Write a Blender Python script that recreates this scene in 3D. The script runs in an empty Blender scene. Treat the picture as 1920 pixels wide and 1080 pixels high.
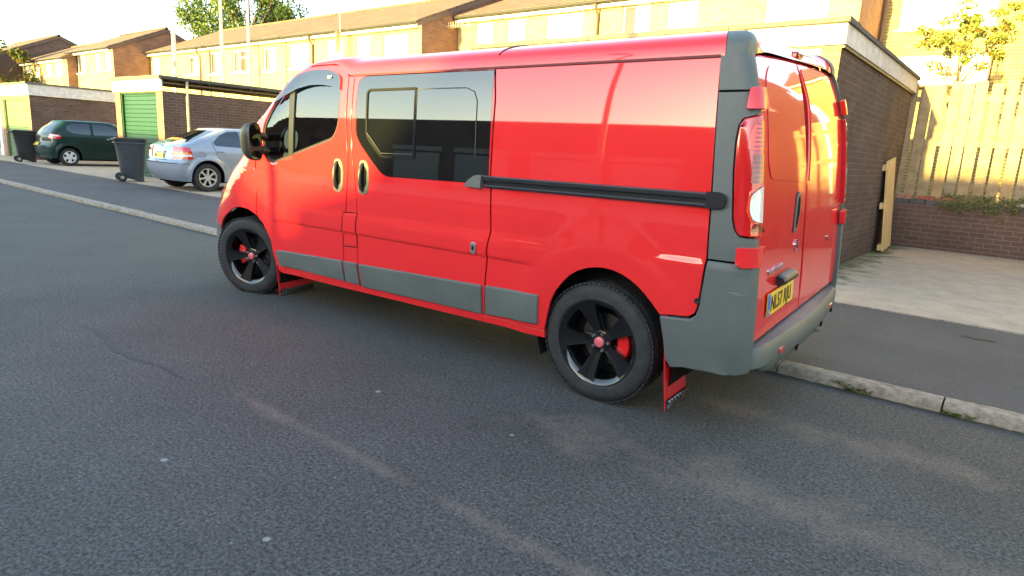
import bpy, bmesh, math, random
from mathutils import Vector, Matrix, geometry
random.seed(7)
R_=math.radians
SC=bpy.context.scene
COL=SC.collection
# ------------------------------------------------------------------ camera
CAM_POS=(5.241166,-3.807070,1.333598)
CAM_AX=((0.776082,0.628387,0.053163),(-0.170906,0.128429,0.976881),(-0.607032,0.767226,-0.207066))     # right, up, forward
cd=bpy.data.cameras.new('camera'); cam=bpy.data.objects.new('camera',cd); COL.objects.link(cam)
cd.sensor_width=36; cd.lens=36*1208/1920; cd.clip_end=3000; cd.clip_start=.05
r_,u_,f_=[Vector(v) for v in CAM_AX]
cam.matrix_world=Matrix(((r_.x,u_.x,-f_.x,CAM_POS[0]),(r_.y,u_.y,-f_.y,CAM_POS[1]),(r_.z,u_.z,-f_.z,CAM_POS[2]),(0,0,0,1)))
SC.camera=cam
# ------------------------------------------------------------------ light
SUN_EL=8.0; SUN_AZ=4.0      # light comes from behind the camera, AZ degrees towards -x
sdir=Vector((math.sin(R_(SUN_AZ))*math.cos(R_(SUN_EL)),math.cos(R_(SUN_AZ))*math.cos(R_(SUN_EL)),-math.sin(R_(SUN_EL))))
sl=bpy.data.lights.new('sun','SUN'); sl.energy=5.0; sl.angle=R_(.9); sl.color=(1.0,.79,.20)
so=bpy.data.objects.new('sun',sl); COL.objects.link(so); so.rotation_euler=sdir.to_track_quat('-Z','Y').to_euler()
so['kind']='structure'
wd=bpy.data.worlds.new('World'); SC.world=wd; wd.use_nodes=True
nt=wd.node_tree; bg=nt.nodes['Background']
sk=nt.nodes.new('ShaderNodeTexSky'); sk.sky_type='NISHITA'; sk.sun_disc=False
sk.sun_elevation=R_(SUN_EL); sk.sun_rotation=math.atan2(-sdir.x,-sdir.y)
sk.air_density=1.0; sk.dust_density=.75; sk.ozone_density=.8
nt.links.new(sk.outputs[0],bg.inputs[0]); bg.inputs[1].default_value=.15
SC.view_settings.view_transform='Standard'; SC.view_settings.look='None'; SC.view_settings.gamma=1; SC.view_settings.use_curve_mapping=False
SC.view_settings.exposure=2.86
# ------------------------------------------------------------------ materials
def mat(name,col=(.5,.5,.5),rough=.6,metal=0.,coat=0.,spec=.5,noise=0.,nscale=6.,bump=0.,bscale=60.,col2=None,trans=0.,emit=None):
    m=bpy.data.materials.new(name); m.use_nodes=True; t=m.node_tree; b=t.nodes['Principled BSDF']
    b.inputs['Base Color'].default_value=(*col,1); b.inputs['Roughness'].default_value=rough; b.inputs['Metallic'].default_value=metal
    b.inputs['Coat Weight'].default_value=coat; b.inputs['Coat Roughness'].default_value=.03; b.inputs['Specular IOR Level'].default_value=spec
    if trans: b.inputs['Transmission Weight'].default_value=trans
    tc=t.nodes.new('ShaderNodeTexCoord')
    if noise or col2:
        n=t.nodes.new('ShaderNodeTexNoise'); n.inputs['Scale'].default_value=nscale; n.inputs['Detail'].default_value=6; n.inputs['Roughness'].default_value=.65
        t.links.new(tc.outputs['Object'],n.inputs['Vector'])
        mx=t.nodes.new('ShaderNodeMix'); mx.data_type='RGBA'
        c2=col2 or tuple(max(0,c*(1-noise)) for c in col)
        c1=col if col2 else tuple(min(1,c*(1+noise)) for c in col)
        mx.inputs[6].default_value=(*c1,1); mx.inputs[7].default_value=(*c2,1)
        mr=t.nodes.new('ShaderNodeMapRange'); mr.inputs[1].default_value=.35; mr.inputs[2].default_value=.65
        t.links.new(n.outputs[0],mr.inputs[0]); t.links.new(mr.outputs[0],mx.inputs[0]); t.links.new(mx.outputs[2],b.inputs['Base Color'])
    if bump:
        n2=t.nodes.new('ShaderNodeTexNoise'); n2.inputs['Scale'].default_value=bscale; n2.inputs['Detail'].default_value=4
        t.links.new(tc.outputs['Object'],n2.inputs['Vector'])
        bp=t.nodes.new('ShaderNodeBump'); bp.inputs['Strength'].default_value=bump; bp.inputs['Distance'].default_value=.01
        t.links.new(n2.outputs[0],bp.inputs['Height']); t.links.new(bp.outputs[0],b.inputs['Normal'])
    return m
def brick_mat(name,c1,c2,mortar,rw=.225,rh=.075,ms=.006,bump=.5,stain=.35):
    m=bpy.data.materials.new(name); m.use_nodes=True; t=m.node_tree; L=t.links; b=t.nodes['Principled BSDF']
    b.inputs['Roughness'].default_value=.88; b.inputs['Specular IOR Level'].default_value=.25
    g=t.nodes.new('ShaderNodeNewGeometry'); s=t.nodes.new('ShaderNodeSeparateXYZ'); L.new(g.outputs['Position'],s.inputs[0])
    a=t.nodes.new('ShaderNodeMath'); a.operation='ADD'; L.new(s.outputs[0],a.inputs[0]); L.new(s.outputs[1],a.inputs[1])
    c=t.nodes.new('ShaderNodeCombineXYZ'); L.new(a.outputs[0],c.inputs[0]); L.new(s.outputs[2],c.inputs[1])
    nz=t.nodes.new('ShaderNodeTexNoise'); nz.inputs['Scale'].default_value=9; nz.inputs['Detail'].default_value=5; L.new(g.outputs['Position'],nz.inputs['Vector'])
    ws=t.nodes.new('ShaderNodeVectorMath'); ws.operation='MULTIPLY_ADD'; L.new(nz.outputs['Color'],ws.inputs[0]); ws.inputs[1].default_value=(.012,.012,0); L.new(c.outputs[0],ws.inputs[2])
    k=t.nodes.new('ShaderNodeTexBrick'); k.inputs['Scale'].default_value=1; k.inputs['Brick Width'].default_value=rw; k.inputs['Row Height'].default_value=rh
    k.inputs['Mortar Size'].default_value=ms; k.inputs['Mortar Smooth'].default_value=.3; k.inputs['Bias'].default_value=-.1
    k.inputs['Color1'].default_value=(*c1,1); k.inputs['Color2'].default_value=(*c2,1); k.inputs['Mortar'].default_value=(*mortar,1)
    L.new(ws.outputs[0],k.inputs['Vector'])
    n=t.nodes.new('ShaderNodeTexNoise'); n.inputs['Scale'].default_value=1.3; n.inputs['Detail'].default_value=8; n.inputs['Roughness'].default_value=.7; L.new(g.outputs['Position'],n.inputs['Vector'])
    mr=t.nodes.new('ShaderNodeMapRange'); mr.inputs[1].default_value=.3; mr.inputs[2].default_value=.7; mr.inputs[3].default_value=1-stain; mr.inputs[4].default_value=1+stain*.6; L.new(n.outputs[0],mr.inputs[0])
    hs=t.nodes.new('ShaderNodeHueSaturation'); L.new(mr.outputs[0],hs.inputs['Value']); L.new(k.outputs[0],hs.inputs['Color']); L.new(hs.outputs[0],b.inputs['Base Color'])
    iv=t.nodes.new('ShaderNodeMath'); iv.operation='SUBTRACT'; iv.inputs[0].default_value=1; L.new(k.outputs['Fac'],iv.inputs[1])
    n3=t.nodes.new('ShaderNodeTexNoise'); n3.inputs['Scale'].default_value=90; L.new(g.outputs['Position'],n3.inputs['Vector'])
    ad=t.nodes.new('ShaderNodeMath'); ad.operation='MULTIPLY_ADD'; ad.inputs[1].default_value=.35; L.new(n3.outputs[0],ad.inputs[0]); L.new(iv.outputs[0],ad.inputs[2])
    bp=t.nodes.new('ShaderNodeBump'); bp.inputs['Strength'].default_value=bump; bp.inputs['Distance'].default_value=.006; L.new(ad.outputs[0],bp.inputs['Height']); L.new(bp.outputs[0],b.inputs['Normal'])
    return m
class MB:
    def __init__(s): s.v=[];s.f=[];s.m=[]
    def add(s,vs,fs,mi=0):
        o=len(s.v); s.v+=[tuple(v) for v in vs]; s.f+=[tuple(i+o for i in f) for f in fs]; s.m+=[mi]*len(fs)
    def box(s,a,b,mi=0,M=None):
        x0,y0,z0=a;x1,y1,z1=b
        vs=[(x0,y0,z0),(x1,y0,z0),(x1,y1,z0),(x0,y1,z0),(x0,y0,z1),(x1,y0,z1),(x1,y1,z1),(x0,y1,z1)]
        if M: vs=[M@Vector(v) for v in vs]
        s.add(vs,[(0,3,2,1),(4,5,6,7),(0,1,5,4),(1,2,6,5),(2,3,7,6),(3,0,4,7)],mi)
    def quad(s,a,b,c,d,mi=0): s.add([a,b,c,d],[(0,1,2,3)],mi)
    def prism(s,poly,ax,a,b,mi=0):
        """poly of 2D points extruded along axis ax from a to b"""
        def P(p,t): return {0:(t,p[0],p[1]),1:(p[0],t,p[1]),2:(p[0],p[1],t)}[ax]
        n=len(poly); vs=[P(p,a) for p in poly]+[P(p,b) for p in poly]
        s.add(vs,[tuple(range(n))[::-1],tuple(range(n,2*n))]+[(i,(i+1)%n,n+(i+1)%n,n+i) for i in range(n)],mi)
    def tube(s,pts,r,n=8,mi=0,cap=True):
        pts=[Vector(p) for p in pts]; rs=r if isinstance(r,(list,tuple)) else [r]*len(pts); o=len(s.v)
        for i,p in enumerate(pts):
            d=(pts[min(i+1,len(pts)-1)]-pts[max(i-1,0)]).normalized(); a=d.orthogonal().normalized() if i==0 else (a-d*a.dot(d)).normalized(); b=d.cross(a)
            for k in range(n):
                t=2*math.pi*k/n; s.v.append(tuple(p+(a*math.cos(t)+b*math.sin(t))*rs[i]))
        for i in range(len(pts)-1):
            for k in range(n):
                s.f.append((o+i*n+k,o+i*n+(k+1)%n,o+(i+1)*n+(k+1)%n,o+(i+1)*n+k)); s.m.append(mi)
        if cap:
            s.f.append(tuple(o+k for k in range(n))[::-1]); s.f.append(tuple(o+(len(pts)-1)*n+k for k in range(n))); s.m+=[mi,mi]
    def lathe(s,prof,n=48,ax=1,c=(0,0,0),mi=0,closed=True):
        """prof: (radius, position along the axis)"""
        o=len(s.v);m=len(prof)
        for k in range(n):
            t=2*math.pi*k/n;ct,st=math.cos(t),math.sin(t)
            for r,h in prof:
                p={0:(h,r*ct,r*st),1:(r*ct,h,r*st),2:(r*ct,r*st,h)}[ax]; s.v.append((p[0]+c[0],p[1]+c[1],p[2]+c[2]))
        for k in range(n):
            for i in range(m-1 if not closed else m):
                j=(i+1)%m; s.f.append((o+k*m+i,o+((k+1)%n)*m+i,o+((k+1)%n)*m+j,o+k*m+j)); s.m.append(mi)
    def build(s,name,mats,parent=None,smooth=None,bevel=None,loc=None,fix=True):
        me=bpy.data.meshes.new(name); me.from_pydata(s.v,[],s.f)
        ms=mats if isinstance(mats,(list,tuple)) else [mats]
        for m in ms: me.materials.append(m)
        for p,i in zip(me.polygons,s.m): p.material_index=i
        if fix:
            bm=bmesh.new(); bm.from_mesh(me); bmesh.ops.recalc_face_normals(bm,faces=bm.faces); bm.to_mesh(me); bm.free()
        if smooth is not None:
            me.shade_smooth()
            if smooth<180: me.set_sharp_from_angle(angle=R_(smooth))
        o=bpy.data.objects.new(name,me); COL.objects.link(o)
        if parent: o.parent=parent
        if loc: o.location=loc
        if bevel:
            b=o.modifiers.new('bevel','BEVEL'); b.width=bevel; b.segments=2; b.limit_method='ANGLE'; b.angle_limit=R_(40)
        return o
def tag(o,label=None,cat=None,group=None,kind=None):
    if label: o['label']=label
    if cat: o['category']=cat
    if group: o['group']=group
    if kind: o['kind']=kind
    return o
def thing(name,label,cat,loc=(0,0,0),rz=0,group=None):
    o=bpy.data.objects.new(name,None); COL.objects.link(o); o.location=loc; o.rotation_euler=(0,0,rz); o.empty_display_size=.2
    return tag(o,label,cat,group)
def struct(o): o['kind']='structure'; return o
def copy_tree(o,parent=None):
    c=o.copy(); COL.objects.link(c)
    if parent: c.parent=parent
    for ch in list(o.children): copy_tree(ch,c)
    return c
def text_mesh(s,name,m,size,parent,M,depth=.003,sx=1.,bold=0.,spacing=1.):
    cu=bpy.data.curves.new('t','FONT'); cu.body=s; cu.size=size; cu.extrude=depth/2; cu.align_x='LEFT'; cu.space_character=spacing; cu.offset=bold
    t=bpy.data.objects.new('t',cu); COL.objects.link(t); bpy.context.view_layer.update()
    me=bpy.data.meshes.new_from_object(t.evaluated_get(bpy.context.evaluated_depsgraph_get())); bpy.data.objects.remove(t)
    me.transform(Matrix.Diagonal((sx,1,1,1))); me.materials.clear(); me.materials.append(m); me.name=name
    o=bpy.data.objects.new(name,me); COL.objects.link(o); o.parent=parent; o.matrix_local=M
    return o

# ------------------------------------------------------------------ body shells: a skin y = f(u, z) wrapped round the plan of a vehicle
def sm(t): t=max(0.,min(1.,t)); return t*t*(3-2*t)
def csp(tab,z):
    n=len(tab)
    if z<=tab[0][0]: return tab[0][1]
    if z>=tab[-1][0]: return tab[-1][1]
    i=max(k for k in range(n-1) if tab[k][0]<=z)
    x0,y0=tab[i];x1,y1=tab[i+1];h=x1-x0;t=(z-x0)/h
    def sl(k):
        if k<=0: return (tab[1][1]-tab[0][1])/(tab[1][0]-tab[0][0])
        if k>=n-1: return (tab[-1][1]-tab[-2][1])/(tab[-1][0]-tab[-2][0])
        a=(tab[k][1]-tab[k-1][1])/(tab[k][0]-tab[k-1][0]);b=(tab[k+1][1]-tab[k][1])/(tab[k+1][0]-tab[k][0])
        return 0 if a*b<=0 else 2*a*b/(a+b)
    m0,m1=sl(i)*h,sl(i+1)*h
    return y0*(2*t**3-3*t*t+1)+m0*(t**3-2*t*t+t)+y1*(-2*t**3+3*t*t)+m1*(t**3-t*t)
class Shell:
    PP=3.0;KF=1.3
    def __init__(s,WT,XF,XR,XS,bump,RC=.10,RT=.12,fine=None):
        s.WT,s.XF,s.XR,s.XS,s.bump,s.RC,s.RT,s.fine=WT,XF,XR,XS,bump,RC,RT,fine
    def c0(s,z):
        w=csp(s.WT,z); return csp(s.XR,z)-s.RT*((w-s.RC)/w)**2-s.RC
    def S(s,u,z,side=-1):
        w=csp(s.WT,z);xs=csp(s.XS,z);c0=s.c0(z);RC=s.RC
        if u>=xs:
            if u<=c0: x=u;y=w+s.bump(u,z)
            else:
                q=u-c0;L=RC*math.pi/2
                if q<=L: a=q/RC;x=c0+RC*math.sin(a);y=w-RC+RC*math.cos(a)
                else: y=w-RC-(q-L);x=csp(s.XR,z)-s.RT*(y/w)**2
        else:
            xf=csp(s.XF,z);ph=min(1,(xs-u)/s.KF)*math.pi/2
            x=xs-(xs-xf)*math.sin(ph)**(2/s.PP);y=w*max(0,math.cos(ph))**(2/s.PP)+s.bump(x,z)*sm((x-xf)/.3)
        return Vector((x,side*y,z))
    def U(s,x,z):
        xs=csp(s.XS,z);c0=s.c0(z)
        if x>c0: return c0+s.RC*math.asin(min(1,(x-c0)/s.RC))
        if x>=xs: return x
        xf=csp(s.XF,z);t=max(0,min(1,(xs-x)/(xs-xf)))
        return xs-s.KF*math.asin(t**(s.PP/2))/(math.pi/2)
    def Us(s,q,z): return csp(s.XS,z)-s.KF*q
    def Uy(s,y,z):
        w=csp(s.WT,z); return s.c0(z)+s.RC*math.pi/2+(w-s.RC-abs(y))
    def N(s,u,z,side=-1):
        e=.004; a=s.S(u+e,z,side)-s.S(u-e,z,side); b=s.S(u,z+e,side)-s.S(u,z-e,side); n=a.cross(b)
        if n.length<1e-12: return Vector((0,side,0))
        n.normalize()
        return n if side<0 else -n
def resample(poly,step):
    out=[]
    for i in range(len(poly)):
        a=poly[i];b=poly[(i+1)%len(poly)];d=math.hypot(a[0]-b[0],a[1]-b[1]);n=max(1,int(math.ceil(d/step)))
        for k in range(n): t=k/n;out.append((a[0]+(b[0]-a[0])*t,a[1]+(b[1]-a[1])*t))
    return out
def rounded(poly,r,n=5):
    """round the corners; r is one radius or one per corner"""
    out=[];N=len(poly)
    for i in range(N):
        rr=r[i] if isinstance(r,(list,tuple)) else r
        p=Vector(poly[i]);a=Vector(poly[i-1])-p;b=Vector(poly[(i+1)%N])-p
        d=min(rr,a.length*.45,b.length*.45)
        if d<1e-5: out.append(tuple(p)); continue
        a=p+a.normalized()*d;b=p+b.normalized()*d
        for k in range(n+1):
            t=k/n;q=a*(1-t)**2+p*2*t*(1-t)+b*t*t;out.append((q.x,q.y))
    return out
def inside(p,poly):
    c=False;x,y=p;j=len(poly)-1
    for i in range(len(poly)):
        xi,yi=poly[i];xj,yj=poly[j]
        if (yi>y)!=(yj>y) and x<(xj-xi)*(y-yi)/(yj-yi)+xi: c=not c
        j=i
    return c
def segd(p,poly):
    m=1e9
    for i in range(len(poly)):
        ax,ay=poly[i-1];bx,by=poly[i];dx,dy=bx-ax,by-ay;L=dx*dx+dy*dy
        t=0 if L==0 else max(0,min(1,((p[0]-ax)*dx+(p[1]-ay)*dy)/L));m=min(m,math.hypot(p[0]-ax-dx*t,p[1]-ay-dy*t))
    return m
def area(poly): return sum(poly[i-1][0]*poly[i][1]-poly[i][0]*poly[i-1][1] for i in range(len(poly)))/2
def inset(poly,d):
    n=len(poly);sg=1 if area(poly)>0 else -1;out=[]
    for i in range(n):
        a=poly[i-1];b=poly[(i+1)%n];dx,dy=b[0]-a[0],b[1]-a[1];l=math.hypot(dx,dy) or 1
        out.append((poly[i][0]-sg*dy/l*d,poly[i][1]+sg*dx/l*d))
    return out
def panel(name,sh,poly,m,parent,side=-1,off=0.,dep=.014,gap=.004,step=.05,holes=(),dense=.03,coord='x',edge=.002):
    """a curved sheet on the shell, cut to an outline, with its edge turned in"""
    def conv(q): return q if coord=='u' else (sh.U(q[0],q[1]),q[1])
    loops=[inset([conv(q) for q in resample(poly,dense)],gap)]+[inset([conv(q) for q in resample(h,dense)],-.0005) for h in holes]
    o=loops[0];us=[p[0] for p in o];zs=[p[1] for p in o]
    pts=[];seen=[]
    z=min(zs);zl=[]
    while z<max(zs):
        zl.append(z); z+=step if not (sh.fine and sh.fine[0]-step<z<sh.fine[1]) else .011
    nu=max(1,int((max(us)-min(us))/step))
    for z in zl:
        st=(max(us)-min(us))/nu
        for k in range(nu+1):
            u=min(us)+k*st
            md=.3*min(step,dense) if not (sh.fine and sh.fine[0]-step<z<sh.fine[1]) else .006
            if inside((u,z),o) and not any(inside((u,z),h) for h in loops[1:]) and min(segd((u,z),l) for l in loops)>md: pts.append((u,z))
    V=[];E=[]
    for l in loops:
        b=len(V);V+=[Vector(p) for p in l];E+=[(b+i,b+(i+1)%len(l)) for i in range(len(l))]
    nb=len(V);V+=[Vector(p) for p in pts]
    vo,eo,fo,ov,_,_=geometry.delaunay_2d_cdt(V,E,[],1 if len(loops)==1 else 0,1e-5)
    F=[]
    for f in fo:
        c=sum((vo[i] for i in f),Vector((0,0)))/len(f)
        if inside(c,o) and not any(inside(c,h) for h in loops[1:]): F.append(tuple(f))
    mb=MB();P3=[];NN=[]
    for v in vo: n=sh.N(v.x,v.y,side); P3.append(sh.S(v.x,v.y,side)+n*off); NN.append(n)
    mb.v=[tuple(p) for p in P3];mb.f=F;mb.m=[0]*len(F)
    if dep:
        cnt={}
        for f in F:
            for i in range(3):
                e=(f[i],f[(i+1)%3]); k=tuple(sorted(e)); cnt.setdefault(k,[]).append(e)
        idx={};b2={}
        def inn(i,d,dic):
            if i not in dic: dic[i]=len(mb.v); mb.v.append(tuple(P3[i]-NN[i]*d))
            return dic[i]
        for k,l in cnt.items():
            if len(l)==1:
                a,b=l[0]; mb.f.append((b,a,inn(a,dep,idx),inn(b,dep,idx))); mb.m.append(0)
    ob=mb.build(name,m,parent,smooth=38,fix=True)
    if edge:
        bv=ob.modifiers.new('edge','BEVEL'); bv.width=edge; bv.segments=2; bv.limit_method='ANGLE'; bv.angle_limit=R_(50); bv.harden_normals=False
    return ob
def ribbon(name,sh,pts,w,m,parent,side=-1,off=.001,coord='x'):
    """narrow strip following a line on the shell"""
    mb=MB();P=[]
    rs=[]
    for a,b in zip(pts,pts[1:]):
        n=max(1,int(math.hypot(a[0]-b[0],a[1]-b[1])/.04)); rs+=[(a[0]+(b[0]-a[0])*k/n,a[1]+(b[1]-a[1])*k/n) for k in range(n)]
    rs.append(pts[-1])
    for i,q in enumerate(rs):
        a=rs[max(0,i-1)];b=rs[min(len(rs)-1,i+1)];dx,dy=b[0]-a[0],b[1]-a[1];l=math.hypot(dx,dy) or 1;nx,ny=-dy/l*w/2,dx/l*w/2
        for s_ in (-1,1):
            x,z=q[0]+nx*s_,q[1]+ny*s_;u=x if coord=='u' else sh.U(x,z);P.append(sh.S(u,z,side)+sh.N(u,z,side)*off)
    mb.add(P,[(2*i,2*i+1,2*i+3,2*i+2) for i in range(len(rs)-1)])
    return mb.build(name,m,parent,smooth=60)
def roofcap(sh,zo,ztop,xa,xb,k=3.,nt=14,du=.06,split=None,mexp=None):
    """closes the top: a ring at zo(u) drawn in to a spine between xa and xb; split(u,t) picks a mesh"""
    u0=min(csp(sh.XS,zo(0)),9)-sh.KF
    xr=sh.c0(zo(9));u1=sh.Uy(0,zo(9))
    n=int((u1-u0)/du);mbs={}
    tl=[1-(1-i/nt)**1.0 for i in range(nt+1)]
    tl=[(i/nt)**1.8 for i in range(nt+1)]
    def pt(u,t,side):
        z=zo(u)
        p=sh.S(u,z,side); tx=min(max(p.x,xa),xb)
        return Vector((p.x+(tx-p.x)*t,p.y*(1-t),z+(ztop-z)*(1-(1-t)**k)**(1/(mexp(u) if mexp else k))))
    for side in (-1,1):
        for i in range(n):
            ua=u0+(u1-u0)*i/n;ub=u0+(u1-u0)*(i+1)/n
            for j in range(nt):
                key=split((ua+ub)/2,(tl[j]+tl[j+1])/2,side) if split else 0
                mb=mbs.setdefault(key,MB())
                mb.add([pt(ua,tl[j],side),pt(ub,tl[j],side),pt(ub,tl[j+1],side),pt(ua,tl[j+1],side)],[(0,1,2,3)])
    return mbs
def weld(o,d=.0005):
    bm=bmesh.new();bm.from_mesh(o.data);bmesh.ops.remove_doubles(bm,verts=bm.verts,dist=d);bmesh.ops.recalc_face_normals(bm,faces=bm.faces);bm.to_mesh(o.data);bm.free()
    o.data.shade_smooth();o.data.set_sharp_from_angle(angle=R_(40)); return o

# ------------------------------------------------------------------ ground materials
def nodes(m): t=m.node_tree; return t,t.links,t.nodes['Principled BSDF']
def asphalt(name,dark,light,tan=None,gscale=150.):
    m=bpy.data.materials.new(name); m.use_nodes=True; t,L,b=nodes(m); N=t.nodes.new
    b.inputs['Roughness'].default_value=.82; b.inputs['Specular IOR Level'].default_value=.3
    g=N('ShaderNodeNewGeometry')
    v=N('ShaderNodeTexVoronoi'); v.inputs['Scale'].default_value=gscale; L.new(g.outputs['Position'],v.inputs['Vector'])
    n1=N('ShaderNodeTexNoise'); n1.inputs['Scale'].default_value=gscale*.45; n1.inputs['Detail'].default_value=5; n1.inputs['Roughness'].default_value=.7; L.new(g.outputs['Position'],n1.inputs['Vector'])
    n2=N('ShaderNodeTexNoise'); n2.inputs['Scale'].default_value=.9; n2.inputs['Detail'].default_value=7; n2.inputs['Roughness'].default_value=.65; L.new(g.outputs['Position'],n2.inputs['Vector'])
    mx=N('ShaderNodeMix'); mx.data_type='RGBA'; mx.inputs[6].default_value=(*dark,1); mx.inputs[7].default_value=(*light,1)
    mr=N('ShaderNodeMapRange'); mr.inputs[1].default_value=.36; mr.inputs[2].default_value=.66; L.new(n1.outputs[0],mr.inputs[0]); L.new(mr.outputs[0],mx.inputs[0])
    # stone to stone variation
    vm=N('ShaderNodeMix'); vm.data_type='RGBA'; vm.blend_type='MULTIPLY'; vm.inputs[0].default_value=.55; L.new(mx.outputs[2],vm.inputs[6])
    sc=N('ShaderNodeSeparateColor'); L.new(v.outputs['Color'],sc.inputs[0]); cr=N('ShaderNodeMapRange'); cr.inputs[3].default_value=.45; cr.inputs[4].default_value=1.7; L.new(sc.outputs[0],cr.inputs[0]); L.new(cr.outputs[0],vm.inputs[7])
    big=N('ShaderNodeMapRange'); big.inputs[1].default_value=.3; big.inputs[2].default_value=.7; big.inputs[3].default_value=.82; big.inputs[4].default_value=1.15; L.new(n2.outputs[0],big.inputs[0])
    hs=N('ShaderNodeHueSaturation'); L.new(vm.outputs[2],hs.inputs['Color']); L.new(big.outputs[0],hs.inputs['Value'])
    out=hs.outputs[0]
    if tan:
        # worn sandy band where the surface dressing has thinned, running along the road
        sp=N('ShaderNodeSeparateXYZ'); L.new(g.outputs['Position'],sp.inputs[0])
        masks=[]
        for (cy,w,x0,x1,thr) in tan:
            wv=N('ShaderNodeTexNoise'); wv.inputs['Scale'].default_value=2.6; wv.inputs['Detail'].default_value=5; wv.inputs['Roughness'].default_value=.75; L.new(g.outputs['Position'],wv.inputs['Vector'])
            a=N('ShaderNodeMath'); a.operation='SUBTRACT'; L.new(sp.outputs[1],a.inputs[0]); a.inputs[1].default_value=cy
            a2=N('ShaderNodeMath'); a2.operation='ABSOLUTE'; L.new(a.outputs[0],a2.inputs[0])
            r=N('ShaderNodeMapRange'); r.inputs[1].default_value=0; r.inputs[2].default_value=w; r.inputs[3].default_value=1; r.inputs[4].default_value=0; L.new(a2.outputs[0],r.inputs[0])
            rx=N('ShaderNodeMapRange'); rx.inputs[1].default_value=x0; rx.inputs[2].default_value=x0+1.3; L.new(sp.outputs[0],rx.inputs[0])
            rx2=N('ShaderNodeMapRange'); rx2.inputs[1].default_value=x1; rx2.inputs[2].default_value=x1-.8; L.new(sp.outputs[0],rx2.inputs[0])
            m1=N('ShaderNodeMath'); m1.operation='MULTIPLY'; L.new(r.outputs[0],m1.inputs[0]); L.new(rx.outputs[0],m1.inputs[1])
            m2=N('ShaderNodeMath'); m2.operation='MULTIPLY'; L.new(m1.outputs[0],m2.inputs[0]); L.new(rx2.outputs[0],m2.inputs[1])
            m3=N('ShaderNodeMath'); m3.operation='MULTIPLY_ADD'; m3.inputs[1].default_value=.62; L.new(m2.outputs[0],m3.inputs[0]); L.new(wv.outputs[0],m3.inputs[2])
            m4=N('ShaderNodeMapRange'); m4.inputs[1].default_value=thr; m4.inputs[2].default_value=thr+.22; L.new(m3.outputs[0],m4.inputs[0])
            masks.append(m4)
        cur=masks[0].outputs[0]
        for k in masks[1:]:
            q=N('ShaderNodeMath'); q.operation='MAXIMUM'; L.new(cur,q.inputs[0]); L.new(k.outputs[0],q.inputs[1]); cur=q.outputs[0]
        # only the tops of the stones are worn
        q=N('ShaderNodeMath'); q.operation='MULTIPLY'; L.new(cur,q.inputs[0]); k2=N('ShaderNodeMapRange'); k2.inputs[1].default_value=.2; k2.inputs[2].default_value=.6; k2.inputs[3].default_value=.15; L.new(sc.outputs[1],k2.inputs[0]); L.new(k2.outputs[0],q.inputs[1])
        tm=N('ShaderNodeMix'); tm.data_type='RGBA'; L.new(q.outputs[0],tm.inputs[0]); L.new(out,tm.inputs[6]); tm.inputs[7].default_value=(.155,.125,.105,1); out=tm.outputs[2]
    # sparse pale chips
    v2=N('ShaderNodeTexVoronoi'); v2.inputs['Scale'].default_value=7.; L.new(g.outputs['Position'],v2.inputs['Vector'])
    lt=N('ShaderNodeMath'); lt.operation='LESS_THAN'; lt.inputs[1].default_value=.035; L.new(v2.outputs['Distance'],lt.inputs[0])
    cm=N('ShaderNodeMix'); cm.data_type='RGBA'; L.new(lt.outputs[0],cm.inputs[0]); L.new(out,cm.inputs[6]); cm.inputs[7].default_value=(.22,.22,.22,1)
    L.new(cm.outputs[2],b.inputs['Base Color'])
    bp=N('ShaderNodeBump'); bp.inputs['Strength'].default_value=.35; bp.inputs['Distance'].default_value=.004; ad=N('ShaderNodeMath'); ad.operation='ADD'; L.new(v.outputs['Distance'],ad.inputs[0]); L.new(n1.outputs[0],ad.inputs[1]); L.new(ad.outputs[0],bp.inputs['Height']); L.new(bp.outputs[0],b.inputs['Normal'])
    return m
ROAD=asphalt('road_asphalt',(.026,.027,.0265),(.116,.114,.108),tan=[(-2.17,.15,1.2,8.,.90),(-2.44,.14,2.9,4.6,.90),(-1.25,.75,2.4,6.5,.95),(-.35,.5,2.9,6.,.93)],gscale=150.)
PAVE=asphalt('pavement_asphalt',(.054,.052,.056),(.092,.088,.092),gscale=260.)
CONC=mat('driveway_concrete',(.40,.335,.265),.88,col2=(.31,.258,.20),nscale=5,bump=.6,bscale=60)
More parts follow.
